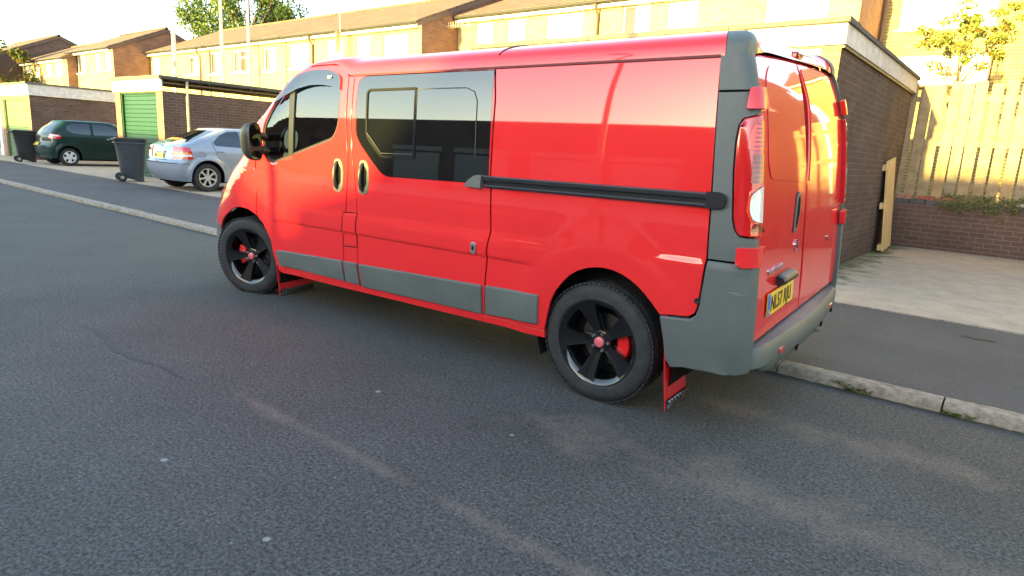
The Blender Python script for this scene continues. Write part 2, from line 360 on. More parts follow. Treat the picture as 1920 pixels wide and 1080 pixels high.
def add_moss(m):
    t,L,b=nodes(m); N=t.nodes.new; g=N('ShaderNodeNewGeometry'); sp=N('ShaderNodeSeparateXYZ'); L.new(g.outputs['Position'],sp.inputs[0])
    src=b.inputs['Base Color'].links[0].from_socket
    r=N('ShaderNodeMapRange'); r.inputs[1].default_value=3.38; r.inputs[2].default_value=4.0; r.inputs[3].default_value=.55; r.inputs[4].default_value=0; L.new(sp.outputs[0],r.inputs[0]); gt=N('ShaderNodeMath'); gt.operation='GREATER_THAN'; gt.inputs[1].default_value=3.3; L.new(sp.outputs[0],gt.inputs[0]); g2=N('ShaderNodeMath'); g2.operation='MULTIPLY'; L.new(gt.outputs[0],g2.inputs[0]); L.new(r.outputs[0],g2.inputs[1]); r=g2
    n=N('ShaderNodeTexNoise'); n.inputs['Scale'].default_value=5; n.inputs['Detail'].default_value=6; L.new(g.outputs['Position'],n.inputs['Vector'])
    a=N('ShaderNodeMath'); a.operation='ADD'; L.new(r.outputs[0],a.inputs[0]); L.new(n.outputs[0],a.inputs[1])
    k=N('ShaderNodeMapRange'); k.inputs[1].default_value=.72; k.inputs[2].default_value=1.0; L.new(a.outputs[0],k.inputs[0])
    x=N('ShaderNodeMix'); x.data_type='RGBA'; L.new(k.outputs[0],x.inputs[0]); L.new(src,x.inputs[6]); x.inputs[7].default_value=(.085,.10,.035,1)
    # brushed grooves in the concrete
    w=N('ShaderNodeTexWave'); w.bands_direction='DIAGONAL'; w.inputs['Scale'].default_value=9; w.inputs['Distortion'].default_value=9; w.inputs['Detail'].default_value=6; w.inputs['Detail Scale'].default_value=3; L.new(g.outputs['Position'],w.inputs['Vector'])
    wm=N('ShaderNodeMapRange'); wm.inputs[3].default_value=.95; wm.inputs[4].default_value=1.04; L.new(w.outputs[0],wm.inputs[0])
    h=N('ShaderNodeHueSaturation'); L.new(x.outputs[2],h.inputs['Color']); L.new(wm.outputs[0],h.inputs['Value']); L.new(h.outputs[0],b.inputs['Base Color'])
add_moss(CONC)
KERB=mat('kerb_concrete',(.34,.29,.235),.85,col2=(.17,.135,.10),nscale=18,bump=.8,bscale=70)
SOIL=mat('garden_ground',(.07,.08,.035),.95,col2=(.10,.085,.06),nscale=3,bump=.6,bscale=20)
BUFF=brick_mat('buff_brick',(.37,.30,.155),(.31,.245,.115),(.33,.29,.22),bump=.4,stain=.15)
BUFF2=brick_mat('golden_brick',(.40,.32,.15),(.34,.265,.12),(.13,.10,.06),bump=.5,stain=.2,ms=.010)
BROWN=brick_mat('brown_brick',(.125,.074,.060),(.088,.056,.050),(.175,.15,.13),bump=.7,stain=.3)
BROWN2=brick_mat('weathered_brown_brick',(.118,.076,.064),(.085,.056,.050),(.15,.125,.112),bump=.8,stain=.35)
GABLE=brick_mat('red_brown_gable_brick',(.26,.125,.075),(.19,.09,.055),(.22,.17,.13),bump=.5,stain=.25)
PIER=brick_mat('orange_brick',(.42,.20,.10),(.34,.15,.08),(.36,.29,.21),bump=.6,stain=.2)
BLUEB=mat('engineering_brick',(.075,.072,.078),.7,noise=.25,nscale=6,bump=.4,bscale=60)
WPAINT=mat('white_paint',(.74,.73,.70),.55,noise=.06,nscale=5)
WDULL=mat('white_weathered_board',(.62,.60,.62),.6,col2=(.45,.42,.42),nscale=6)
FELT=mat('roofing_felt',(.16,.15,.135),.95,col2=(.09,.085,.08),nscale=30,bump=.9,bscale=160)
GREEN=mat('green_garage_door_paint',(.009,.050,.034),.45,noise=.08,nscale=3)
GREEN_SUN=mat('sunlit_green_garage_door_paint',(.09,.15,.08),.5,noise=.08,nscale=3)  # same green as the other door, with bright sun put into the colour
GUT=mat('black_gutter',(.03,.028,.027),.45)
PIPE=mat('cream_downpipe',(.36,.30,.22),.6,noise=.15,nscale=12)
PIPED=mat('brown_downpipe',(.10,.055,.035),.5)
TIMB=mat('fence_timber',(.36,.27,.155),.8,col2=(.24,.175,.10),nscale=7,bump=.4,bscale=40)
TIMBN=mat('new_pale_timber',(.62,.44,.22),.7,col2=(.50,.34,.16),nscale=9,bump=.2,bscale=50)
PANEP=mat('pale_window_pane',(.70,.69,.66),.5,coat=.8)  # opaque pale colour for most house panes
PANED=mat('dark_window_pane',(.06,.05,.045),.05,spec=.6)
REDBR=mat('loose_red_brick',(.30,.09,.055),.85,noise=.2,nscale=20,bump=.5)
PALEBR=mat('loose_pale_brick',(.42,.24,.17),.85,col2=(.25,.10,.07),nscale=14,bump=.5)
def tile_mat():
    m=bpy.data.materials.new('concrete_roof_tiles'); m.use_nodes=True; t,L,b=nodes(m); N=t.nodes.new
    b.inputs['Roughness'].default_value=.9; g=N('ShaderNodeNewGeometry'); s=N('ShaderNodeSeparateXYZ'); L.new(g.outputs['Position'],s.inputs[0])
    c=N('ShaderNodeCombineXYZ'); L.new(s.outputs[0],c.inputs[0]); L.new(s.outputs[1],c.inputs[1])
    k=N('ShaderNodeTexBrick'); k.offset=0; k.inputs['Scale'].default_value=1; k.inputs['Brick Width'].default_value=.30; k.inputs['Row Height'].default_value=.32; k.inputs['Mortar Size'].default_value=.022; k.inputs['Mortar Smooth'].default_value=.5
    k.inputs['Color1'].default_value=(.15,.092,.062,1); k.inputs['Color2'].default_value=(.11,.068,.046,1); k.inputs['Mortar'].default_value=(.05,.033,.026,1); L.new(c.outputs[0],k.inputs['Vector'])
    n=N('ShaderNodeTexNoise'); n.inputs['Scale'].default_value=3; n.inputs['Detail'].default_value=8; n.inputs['Roughness'].default_value=.8; L.new(g.outputs['Position'],n.inputs['Vector'])
    mr=N('ShaderNodeMapRange'); mr.inputs[1].default_value=.3; mr.inputs[2].default_value=.7; mr.inputs[3].default_value=.7; mr.inputs[4].default_value=1.35; L.new(n.outputs[0],mr.inputs[0])
    h=N('ShaderNodeHueSaturation'); L.new(k.outputs[0],h.inputs['Color']); L.new(mr.outputs[0],h.inputs['Value']); L.new(h.outputs[0],b.inputs['Base Color'])
    w=N('ShaderNodeMath'); w.operation='SUBTRACT'; w.inputs[0].default_value=1; L.new(k.outputs['Fac'],w.inputs[1]); bp=N('ShaderNodeBump'); bp.inputs['Strength'].default_value=.9; bp.inputs['Distance'].default_value=.03; L.new(w.outputs[0],bp.inputs['Height']); L.new(bp.outputs[0],b.inputs['Normal'])
    return m
TILE=tile_mat()
# ------------------------------------------------------------------ ground
mb=MB(); mb.quad((-900,-900,-.03),(900,-900,-.03),(900,900,-.03),(-900,900,-.03)); struct(mb.build('ground',SOIL))
def gridsheet(name,x0,x1,y0,y1,zf,m,nx=60,ny=8):
    mb=MB(); P=[(x0+(x1-x0)*i/nx,y0+(y1-y0)*j/ny,zf(x0+(x1-x0)*i/nx,y0+(y1-y0)*j/ny)) for j in range(ny+1) for i in range(nx+1)]
    mb.add(P,[(j*(nx+1)+i,j*(nx+1)+i+1,(j+1)*(nx+1)+i+1,(j+1)*(nx+1)+i) for j in range(ny) for i in range(nx)]); return struct(mb.build(name,m,smooth=60))
gridsheet('road',-90,40,-6.6,.475,lambda x,y:0,ROAD)
gridsheet('pavement',-90,40,.585,2.80,lambda x,y:.058+.030*min(1,(y-.585)/1.2)+.004*math.sin(x*1.7),PAVE,200,10)
gridsheet('driveway',-90,40,2.815,9.0,lambda x,y:.094+.004*math.sin(x*1.3+y),CONC,120,12)
gridsheet('opposite_pavement',-90,40,-9.2,-6.6,lambda x,y:.10,PAVE,20,2)
gridsheet('opposite_forecourt',-90,40,-30,-9.2,lambda x,y:.104,CONC,20,2)
random.seed(11)
mb=MB(); x=-70.
while x<30:
    L_=.915; dz=random.uniform(-.004,.004); dy=random.uniform(-.004,.004)
    sec=[(.468,-.05),(.468,.035),(.476,.052),(.492,.062),(.600,.066),(.600,-.05)]
    nseg=8 if x>-8 else 1; P=[]
    for i in range(nseg+1):
        xx=x+.005+(L_-.010)*i/nseg
        for y,z in sec: P.append((xx,y+dy+(random.uniform(-.003,.003) if nseg>1 else 0),z+dz+(random.uniform(-.002,.002) if nseg>1 and z>0 else 0)))
    F=[(i*6+k,(i+1)*6+k,(i+1)*6+(k+1)%6,i*6+(k+1)%6) for i in range(nseg) for k in range(6)]+[tuple(range(6)),tuple(range(nseg*6,nseg*6+6))[::-1]]
    mb.add(P,F); x+=L_
struct(mb.build('kerb',KERB,smooth=50))
mb=MB(); mb.box((-70,2.795,-.02),(30,2.835,.101)); struct(mb.build('pavement_edging',KERB))
DIRT=mat('gutter_moss',(.095,.075,.045),.95,col2=(.05,.065,.02),nscale=14,bump=.8,bscale=90)
random.seed(8); mb=MB(); x=-8.; P=[]
while x<6: P.append((x,.471,.006)); P.append((x,.471-random.uniform(.004,.045)*(1 if random.random()<.7 else .3),.0025)); x+=.05
mb.add(P,[(2*i,2*i+1,2*i+3,2*i+2) for i in range(len(P)//2-1)]); o=mb.build('gutter_moss',DIRT); o['kind']='stuff'; o['label']='brown green moss and dirt along the foot of the kerb'
# opposite kerb
mb=MB(); mb.box((-70,-6.72,-.02),(30,-6.6,.11)); struct(mb.build('opposite_kerb',KERB))
# ------------------------------------------------------------------ buildings
def holed(mb,x0,x1,z0,z1,y,holes,dep=.09,mi=0):
    xs=sorted({x0,x1,*[h[0] for h in holes],*[h[1] for h in holes]}); zs=sorted({z0,z1,*[h[2] for h in holes],*[h[3] for h in holes]})
    for a,b in zip(xs,xs[1:]):
        for c,d in zip(zs,zs[1:]):
            if not any(h[0]<=(a+b)/2<=h[1] and h[2]<=(c+d)/2<=h[3] for h in holes): mb.quad((a,y,c),(b,y,c),(b,y,d),(a,y,d),mi)
    for a,b,c,d in holes:
        for q in (((a,y,c),(a,y,d),(a,y+dep,d),(a,y+dep,c)),((b,y,c),(b,y,d),(b,y+dep,d),(b,y+dep,c)),((a,y,c),(b,y,c),(b,y+dep,c),(a,y+dep,c)),((a,y,d),(b,y,d),(b,y+dep,d),(a,y+dep,d))): mb.quad(*q,mi)
def window(par,x0,x1,z0,z1,y,style=0):
    """upvc window in a reveal: frame > panes, sill"""
    f=MB(); w=.055; yy=y+.05
    def bar(a,b,c,d): f.box((a,yy,c),(b,yy+.06,d))
    bar(x0,x1,z0,z0+w);bar(x0,x1,z1-w,z1);bar(x0,x0+w,z0+w,z1-w);bar(x1-w,x1,z0+w,z1-w)
    cols=[(x0+w,x1-w)]
    if x1-x0>.62:
        xm=x0+(x1-x0)*(.42 if style==1 else .5); bar(xm-.035,xm+.035,z0+w,z1-w); cols=[(x0+w,xm-.035),(xm+.035,x1-w)]
        if style==1:
            zm=z1-.30; bar(xm+.035,x1-w,zm-.03,zm+.03)
    o=f.build('window',WPAINT,par)
    for i,(a,b) in enumerate(cols):
        p=MB(); p.box((a,yy+.025,z0+w),(b,yy+.035,z1-w)); p.build('pane',PANED if (style==1 or (style==2 and i==0)) else PANEP,o)
    s=MB(); s.box((x0-.06,y-.05,z0-.06),(x1+.06,y+.05,z0)); s.build('sill',WPAINT,o)
def house(label,x0,x1,yf,ze,yr,zr,yb,wins,zg=.08,pipe=None,ground=True,vergeR=False,vergeL=False,cat='house',group='terraced houses behind the garages',gmat=None,fmat=None):
    h=thing('terraced_house',label,cat,((x0+x1)/2,yf,zg),0,group)
    h.location=(0,0,0)
    gm=gmat or GABLE
    w=MB(); hl=[(a,b,c,d) for a,b,c,d,_ in wins]
    holed(w,x0,x1,zg,ze,yf,hl)
    zb=ze-(yb-yf)*0
    w.add([(x1,yf,zg),(x1,yb,zg),(x1,yb,ze),(x1,yr,zr),(x1,yf,ze)],[(0,1,2,3,4)],1)
    w.add([(x0,yf,zg),(x0,yb,zg),(x0,yb,ze),(x0,yr,zr),(x0,yf,ze)],[(0,4,3,2,1)],1)
    w.quad((x0,yb,zg),(x1,yb,zg),(x1,yb,ze),(x0,yb,ze),0)
    w.build('wall',[fmat or BUFF,gm],h,fix=False)
    r=MB(); s=(zr-ze)/(yr-yf); sb=(zr-ze)/(yb-yr); oh=.22; a=x0-(.06 if vergeL else 0); b=x1+(.06 if vergeR else 0); t=.07
    P=[(yf-oh,ze-oh*s+.02),(yr,zr+.02),(yb+oh,ze-oh*sb+.02),(yb+oh,ze-oh*sb+.02+t),(yr,zr+t+.03),(yf-oh,ze-oh*s+.02+t)]
    r.prism(P,0,a,b); rf=r.build('roof',TILE,h)
    rd=MB(); rd.tube([(a,yr,zr+t+.02),(b,yr,zr+t+.02)],.07,8); rd.build('ridge_tiles',TILE,rf,smooth=60)
    f=MB(); f.box((x0+.001,yf-.16,ze-.20),(x1-.001,yf-.002,ze-.02)); f.build('fascia',WPAINT,h)
    g=MB(); g.tube([(a,yf-oh-.03,ze-oh*s+.02),(b,yf-oh-.03,ze-oh*s+.02)],.045,8); g.build('gutter',GUT,h,smooth=60)
    for vx,fl in ((x1,vergeR),(x0,vergeL)):
        if fl:
            v=MB(); sg=1 if vx==x1 else -1; v.prism([(yf-oh,ze-oh*s-.10),(yf-oh,ze-oh*s+.018),(yr,zr+.018),(yb+oh,ze-oh*sb+.018),(yb+oh,ze-oh*sb-.10),(yr,zr-.10)],0,min(vx+sg*.004,vx+sg*.055),max(vx+sg*.004,vx+sg*.055)); v.build('bargeboard',PIPED,h)
    for a_,b_,c_,d_,st in wins: window(h,a_,b_,c_,d_,yf,st)
    if pipe is not None:
        p=MB(); p.tube([(pipe,yf-.23,ze-.10),(pipe,yf-.20,ze-.22),(pipe,yf-.06,ze-.40),(pipe,yf-.06,zg)],.036,8); p.build('downpipe',PIPED,h,smooth=60)
    if ground:
        for a_,b_,c_,d_,st in wins[:2]:
            pass
    return h
YL=10.42
house('buff brick terraced house at the far end of the long brown roof',-28.9,-23.8,YL,5.04,13.9,6.49,17.4,[(-28.75,-27.95,3.88,4.80,0),(-25.07,-24.04,3.90,4.68,2)],pipe=-23.86)
house('buff brick terraced house mid row with dark panes in its white window',-23.8,-15.5,YL,5.04,13.9,6.49,17.4,[(-23.1,-22.05,3.88,4.76,2),(-21.23,-20.03,3.88,4.74,1),(-18.9,-18.02,3.86,4.72,2),(-17.1,-15.9,3.88,4.74,0)],pipe=-15.57)
house('buff brick terraced house seen just above the cab roof of the van',-15.5,-10.03,YL,5.04,13.9,6.49,17.4,[(-14.82,-13.89,3.9,4.76,0),(-13.2,-12.48,3.9,4.77,0),(-11.79,-10.66,3.9,4.74,0)],vergeR=True)
house('buff brick house end with a broad orange brown gable, left of the long terrace',-34.3,-28.9,8.80,5.08,11.25,6.18,13.7,[(-33.5,-32.45,4.02,4.92,2),(-31.15,-30.5,4.05,4.88,0),(-29.95,-29.2,4.05,4.88,0)],vergeR=True)
house('low buff brick house next to the house with the broad orange gable',-37.45,-33.5,8.37,4.77,10.9,5.86,13.5,[(-36.75,-35.9,3.93,4.62,0),(-35.40,-34.25,3.90,4.64,0)],pipe=-37.37,vergeR=True)
house('low buff brick house half hidden by the dark tree at far left',-40.6,-37.45,8.37,4.77,10.9,5.86,13.5,[(-40.2,-39.0,3.94,4.66,0),(-38.5,-37.65,3.94,4.64,0)])
house('dark brown brick gable end house at the far left of the street',-49.0,-40.6,6.9,4.9,10.3,6.45,14.,[(-48,-47,3.9,4.7,0)],vergeR=True,gmat=BROWN)
house('buff brick terraced house directly above the middle of the van roof',-10.03,-4.70,12.,5.42,15.5,6.82,19.,[(-9.26,-8.56,4.1,5.18,0),(-7.99,-7.32,4.1,5.19,0),(-6.54,-5.29,4.1,5.2,0)],pipe=-4.77,vergeL=True)
house('buff brick terraced house above the rear of the van and the right garage roof',-4.70,1.69,12.,5.42,15.5,6.82,19.,[(-4.04,-3.25,4.2,5.24,2),(-2.76,-1.96,4.2,5.26,0),(-.31,1.05,4.52,5.24,0)],gmat=PIER)
hr=house('buff brick house set back behind the fence with a wide white upstairs window',1.69,6.75,14.34,5.75,17.8,7.1,21.,[(2.05,3.9,4.62,5.6,0),(4.6,5.6,4.62,5.6,0)],fmat=BUFF2)
mb=MB(); mb.tube([(1.75,14.1,5.5),(1.75,14.1,.1)],.05,8); mb.build('downpipe',PIPED,hr,smooth=60)
mb=MB(); mb.box((2.2,13.9,3.30),(3.98,14.335,3.93)); mb.build('white_cladding',WPAINT,hr)
h_=house('brown brick house end beyond the fence at right, seen only mirrored in the rear doors',6.78,16,6.2,5.4,9.9,6.9,13.5,[(9.5,10.6,3.9,5.0,0)],zg=.1,vergeL=True,group=None,gmat=BROWN)
for ya,yb_ in ((7.5,8.2),(9.0,9.8)):
    mb=MB(); mb.box((6.74,ya,3.5),(6.778,yb_,4.7)); mb.build('gable_window',WPAINT,h_)
def garage(label,x0,x1,zw,zf0,zf1,zr,doors,wallm,yb=8.95,side_fascia=True,yf=4.0,dm=None,ztop=None):
    g=thing('garage',label,'garage',(0,0,0),0,'flat roofed brick garages')
    w=MB(); zt=zf0; hl=[(a,b,.0,ztop or zt-.02) for a,b in doors]
    holed(w,x0,x1,0,zt,yf,hl,dep=.12,mi=1)
    w.quad((x1,yf,0),(x1,yb,0),(x1,yb,zt),(x1,yf,zt),0); w.quad((x0,yf,0),(x0,yb,0),(x0,yb,zt),(x0,yf,zt),0); w.quad((x0,yb,0),(x1,yb,0),(x1,yb,zt),(x0,yb,zt),0)
    w.build('wall',[wallm,PIER],g,fix=False)
    f=MB(); f.box((x0-.03,yf-.05,zf0),(x1+.04,yf-.002,zf1)); 
    f.build('fascia',WPAINT,g)
    if side_fascia:
        f=MB(); f.box((x1+.002,yf-.002,zf0+.004),(x1+.042,yb+.1,zf1-.001)); f.build('side_fascia',WDULL,g)
        f=MB(); f.box((x1+.001,yf,zf0-.03),(x1+.03,yb,zf0)); f.build('soffit_strip',GUT,g)
    else:
        f=MB(); f.tube([(x1+.05,yf-.06,zr-.07),(x1+.05,yb,zr-.09)],.045,10); 
        for yy in (5.2,6.4,7.6): f.box((x1+.0,yy,zr-.14),(x1+.10,yy+.03,zr-.03))
        f.build('gutter',GUT,g,smooth=40)
        f=MB(); f.box((x1+.001,yf,zr-.20),(x1+.02,yb,zr-.165)); f.build('soffit_strip',PIPED,g)
        f=MB(); f.tube([(x1+.06,yf+.62,zr-.10),(x1+.06,yf+.62,.1)],.038,10); f.build('downpipe',PIPE,g,smooth=60)
    r=MB(); random.seed(5); n=int((x1-x0)/.45); P=[]
    r.box((x0-.06,yf-.085,zf1),(x1+.07,yb+.12,zr-.012))
    xx=x0-.065
    while xx<x1+.06:
        e=min(x1+.075,xx+random.uniform(.35,.7)); r.box((xx,yf-.095-random.uniform(0,.012),zf1+.005),(e-.003,yf+.4,zr+random.uniform(-.004,.010))); xx=e
    r.build('roof',FELT,g)
    for i,(a,b) in enumerate(doors):
        d=MB(); z=.10; m=(dm or [WPAINT]*9)[i]; zt_=ztop or zt-.02; st=.0
        while z<zt_-.01:
            h=min(.115,zt_-z); 
            d.prism([(yf+.105,z),(yf+.085,z+.006),(yf+.085,z+h-.014),(yf+.105,z+h-.004)],0,a+.06,b-.06); z+=h
        d.box((a+.06,yf+.106,.09),(b-.06,yf+.115,zt_))
        dd=d.build('garage_door',m,g)
        k=MB(); k.prism([(a,0),(a+.058,0),(a+.058,zt_-.035),(b-.058,zt_-.035),(b-.058,0),(b,0),(b,zt_-.001),(a,zt_-.001)],1,yf+.03,yf+.084); k.build('door_frame',m,dd)
        k=MB(); k.tube([((a+b)/2-.06,yf+.06,1.0),((a+b)/2+.06,yf+.06,1.0)],.012,8); k.tube([((a+b)/2,yf+.085,1.0),((a+b)/2,yf+.05,1.0)],.014,8); k.build('handle',STEELW,dd)
    return g
STEELW=mat('galvanised_steel',(.35,.35,.34),.4,metal=1.)
garage('brown brick double garage with white fascia and white doors right behind the van',-1.9,3.36,2.63,2.632,2.842,2.90,[(-1.65,.62),(.95,3.16)],BROWN2)
garage('brown brick garage with a green door and black gutter between the two cars',-15.95,-12.9,2.39,2.395,2.70,2.785,[(-15.62,-13.26)],BROWN,side_fascia=False,dm=[GREEN])
garage('farthest garage with a green door coloured sunlit pale at left edge behind the dark bin',-27.25,-23.72,2.27,2.40,2.78,2.86,[(-26.95,-24.0)],BROWN,dm=[GREEN_SUN],ztop=2.28)
mb=MB(); mb.box((-27.6,3.93,.09),(-27.26,4.3,2.35)); tag(mb.build('garage_pier',WPAINT),'white pier at the left edge beside the farthest garage door','pier')  # garage pier in plain white
# ------------------------------------------------------------------ wall and fence beside the near garage
lw=thing('garden_wall','low dark brick wall with blue grey coping below the timber fence','wall')
mb=MB(); mb.box((3.365,9.0,0),(6.76,9.215,.832)); mb.build('brickwork',BROWN,lw)
mb=MB(); x=3.37; random.seed(3)
while x<6.5: mb.box((x,8.992+random.uniform(-.003,.003),.834),(x+.215,9.222,.905+random.uniform(-.003,.003))); x+=.225
mb.build('coping',BLUEB,lw,bevel=.006)
gridsheet('garden_soil',3.3,12,9.216,14.2,lambda x,y:.80,SOIL,4,4)
fe=thing('picket_fence','tall timber fence of wide upright boards with gaps above the low brick wall','fence')
mb=MB(); x=3.27; random.seed(21); bi=0
while x<6.3:
    w=.152+random.uniform(-.012,.012); t=random.uniform(-.012,.012); top=2.80+random.uniform(-.03,.03)
    M=Matrix.Translation((x,9.10+(.022 if bi%2==1 and bi<4 else 0)+random.uniform(-.004,.004),.93))@Matrix.Rotation(t,4,'Y')
    pr=[(0,0),(w,0),(w,top-.93-.03),(w-.02,top-.93),(.02,top-.93),(0,top-.93-.03)]
    vs=[M@Vector((a,0,b)) for a,b in pr]+[M@Vector((a,.022,b)) for a,b in pr]; n=len(pr)
    mb.add(vs,[tuple(range(n)),tuple(range(n,2*n))[::-1]]+[(i,(i+1)%n,n+(i+1)%n,n+i) for i in range(n)],random.choice((0,0,1,2)))
    x+=w+.040+random.uniform(-.008,.012); bi+=1
mb.build('fence_boards',[TIMB,mat('fence_timber_grey',(.30,.245,.165),.85,col2=(.20,.16,.105),nscale=9,bump=.4,bscale=40),mat('fence_timber_tan',(.40,.29,.16),.8,col2=(.27,.18,.09),nscale=5,bump=.4,bscale=40)],fe,fix=False)
for z in (1.15,1.85,2.55):
    mb=MB(); mb.box((3.25,9.148,z-.045),(6.45,9.19,z+.045)); mb.build('fence_rail',TIMB,fe)
for x in (3.5,5.3,6.4):
    mb=MB(); mb.box((x-.05,9.19,.6),(x+.05,9.29,2.72)); mb.build('fence_post',TIMB,fe)
# ------------------------------------------------------------------ buildings across the road (they shade the street and show in the paint)
def opp(name,label,poly,y0,y1,m):
    """poly: outline in x,z facing the street"""
    b=MB(); b.prism(poly,1,y0,y1); return tag(b.build(name,m),label,'building')
BROWN3=brick_mat('dark_brick',(.085,.05,.038),(.065,.04,.03),(.09,.075,.065),bump=.3)  # dark brick for the buildings across the road
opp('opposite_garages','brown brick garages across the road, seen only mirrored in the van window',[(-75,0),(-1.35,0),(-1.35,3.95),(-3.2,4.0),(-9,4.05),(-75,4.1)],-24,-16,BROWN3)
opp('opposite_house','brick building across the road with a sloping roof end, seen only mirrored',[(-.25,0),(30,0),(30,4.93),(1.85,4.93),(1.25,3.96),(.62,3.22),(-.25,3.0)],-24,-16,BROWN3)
OPD=mat('faded_grey_door',(.16,.16,.165),.6)
for a,b in ((-14,-11.6),(-10.8,-8.4),(-7.4,-5.0),(-4.4,-2.2),(3,5.4),(6.2,8.6)):
    mb=MB(); mb.box((a,-15.995,.1),(b,-15.95,2.1)); mb.box((a-.1,-15.99,2.2),(b+.1,-15.93,2.45)); tag(mb.build('opposite_garage_door',OPD),'grey garage door across the road, mirrored in the van windows','garage door','garage doors across the road')

# ------------------------------------------------------------------ shared materials
RED=mat('van_red_paint',(.70,.0195,.0225),.40,coat=1.,spec=.06,noise=.04,nscale=2.)
RED.node_tree.nodes['Principled BSDF'].inputs['Coat IOR'].default_value=1.68
REDIN=mat('van_red_plastic',(.52,.012,.02),.3,coat=.6)
CLAD=mat('grey_cladding',(.092,.105,.10),.52,spec=.5,noise=.12,nscale=3.,bump=.15,bscale=400)
BUMP_T=mat('mottled_bumper_top',(.12,.115,.12),.42,spec=.5,col2=(.075,.08,.085),nscale=7.,bump=.1,bscale=300)  # bumper top, a lighter mottled grey than the cladding
BLK=mat('black_plastic',(.018,.019,.021),.4,noise=.2)
RAILM=mat('satin_black_rail',(.012,.013,.018),.22,coat=.3)
DARK=mat('void_black',(.008,.008,.008),.9,spec=.1)
RUBBER=mat('tyre_rubber',(.028,.028,.029),.75,noise=.25,nscale=20,bump=.3,bscale=120,spec=.35)
RIMB=mat('gloss_black_rim',(.005,.005,.006),.16,coat=.7,spec=.5)
SEALM=mat('window_seal_rubber',(.01,.01,.011),.75,spec=.15)
GLASSD=mat('privacy_glass',(.004,.005,.006),.015,coat=0.,spec=.75)
GLASSD.node_tree.nodes['Principled BSDF'].inputs['IOR'].default_value=1.7
CHROME=mat('chrome',(.75,.75,.76),.12,metal=1.)
STEEL=mat('dull_steel',(.5,.5,.5),.35,metal=1.)
CHECK=mat('checker_plate',(.12,.12,.12),.3,metal=1.)
LAMPR=mat('red_lamp_lens',(.55,.008,.012),.12,coat=1.,spec=.6)
LAMPR2=mat('dark_red_lamp_lens',(.22,.004,.01),.12,coat=1.)
LAMPO=mat('orange_red_lamp_lens',(.85,.06,.015),.15,coat=1.)
LAMPW=mat('clear_lamp_lens',(.62,.63,.62),.1,coat=1.,noise=.1,nscale=80)
LAMPA=mat('amber_lens',(.8,.22,.02),.15,coat=1.)
YEL=mat('plate_yellow',(.80,.52,.01),.35,coat=.3)
BLU=mat('plate_blue',(.02,.13,.55),.35,coat=.3)
INK=mat('plate_black',(.01,.01,.01),.4)
CALI=mat('caliper_red',(.7,.01,.012),.3,coat=.5)
CAPM=mat('pink_red_centre_cap',(.65,.12,.14),.35,coat=.5)
SEAT=mat('seat_cloth',(.04,.042,.05),.9,noise=.2)
WHITEP=mat('white_paper',(.8,.8,.78),.7)
def clear_glass(name,tint=(.75,.82,.8),spec=.12):
    m=bpy.data.materials.new(name); m.use_nodes=True; t=m.node_tree; t.nodes.remove(t.nodes['Principled BSDF']); o=t.nodes['Material Output']
    tr=t.nodes.new('ShaderNodeBsdfTransparent'); tr.inputs[0].default_value=(*tint,1)
    gl=t.nodes.new('ShaderNodeBsdfGlossy'); gl.inputs['Roughness'].default_value=.01
    fr=t.nodes.new('ShaderNodeFresnel'); fr.inputs[0].default_value=1.6
    a=t.nodes.new('ShaderNodeMath'); a.operation='ADD'; a.inputs[1].default_value=spec*.8; t.links.new(fr.outputs[0],a.inputs[0])
    mx=t.nodes.new('ShaderNodeMixShader'); t.links.new(a.outputs[0],mx.inputs[0]); t.links.new(tr.outputs[0],mx.inputs[1]); t.links.new(gl.outputs[0],mx.inputs[2]); t.links.new(mx.outputs[0],o.inputs[0]); return m
GLASS=clear_glass('cab_glass',(.72,.77,.75)); GLASSV=clear_glass('smoked_acrylic',(.16,.16,.18))
# ------------------------------------------------------------------ the red van
VQ=((0.999746,-0.021749,-0.005879),(0.021357,0.997964,-0.060098),(0.007174,0.059957,0.998175)); VT=(0.000000,0.000000,0.027869)
van=thing('van','long red panel van with grey cladding and black alloy wheels parked half on the kerb','van')
van.matrix_world=Matrix([(*VQ[i],VT[i]) for i in range(3)]+[(0,0,0,1)])
WB=3.498
def vbump(x,z):
    b=0.
    m=sm((x-.33)/.25)*sm((3.28-x)/.15)
    if m>0: b+=m*.0135*sm((.845+.04-z)/.08)*sm((z-.718)/.009)
    for wx in (0.,WB+.03):
        d=math.hypot(x-wx,(z-.335)*.97)
        b=max(b,.019*sm((.67-d)/.17))
    if x>3.6: b=max(b,.012*sm((.90-z)/.05))
    # bonnet crease running up to the window
    if x<.75 and z>.8:
        zc=1.065+.26*(x-.25)
        b+=.012*math.exp(-((z-zc)/.022)**2)*sm((.75-x)/.2)
    return b
WT=[(.2,.895),(.3,.918),(.45,.932),(.7,.938),(.95,.936),(1.15,.925),(1.35,.908),(1.55,.886),(1.75,.858),(1.85,.838),(1.9,.822)]
XF=[(.2,-.83),(.3,-.86),(.44,-.90),(.64,-.90),(.72,-.87),(.83,-.80),(.94,-.68),(1.06,-.53),(1.21,-.3),(1.43,-.10),(1.54,.08),(1.68,.26),(1.80,.42),(1.89,.62)]
XR=[(.2,4.28),(.5,4.302),(.95,4.286),(1.2,4.268),(1.3,4.260),(1.58,4.222),(1.75,4.172),(1.85,4.13),(1.9,4.11)]
XS=[(.3,.05),(.64,.05),(.72,.1),(.83,.2),(.94,.25),(1.06,.3),(1.21,.42),(1.43,.5),(1.54,.62),(1.68,.80),(1.80,.98),(1.89,1.15)]
YE=[(.4,.865),(1.2,.855),(1.5,.835),(1.65,.815),(1.75,.79),(1.85,.74)]
def ye(z): return csp(YE,z)
VS=Shell(WT,XF,XR,XS,vbump,RC=.06,RT=.0,fine=(.69,.89))
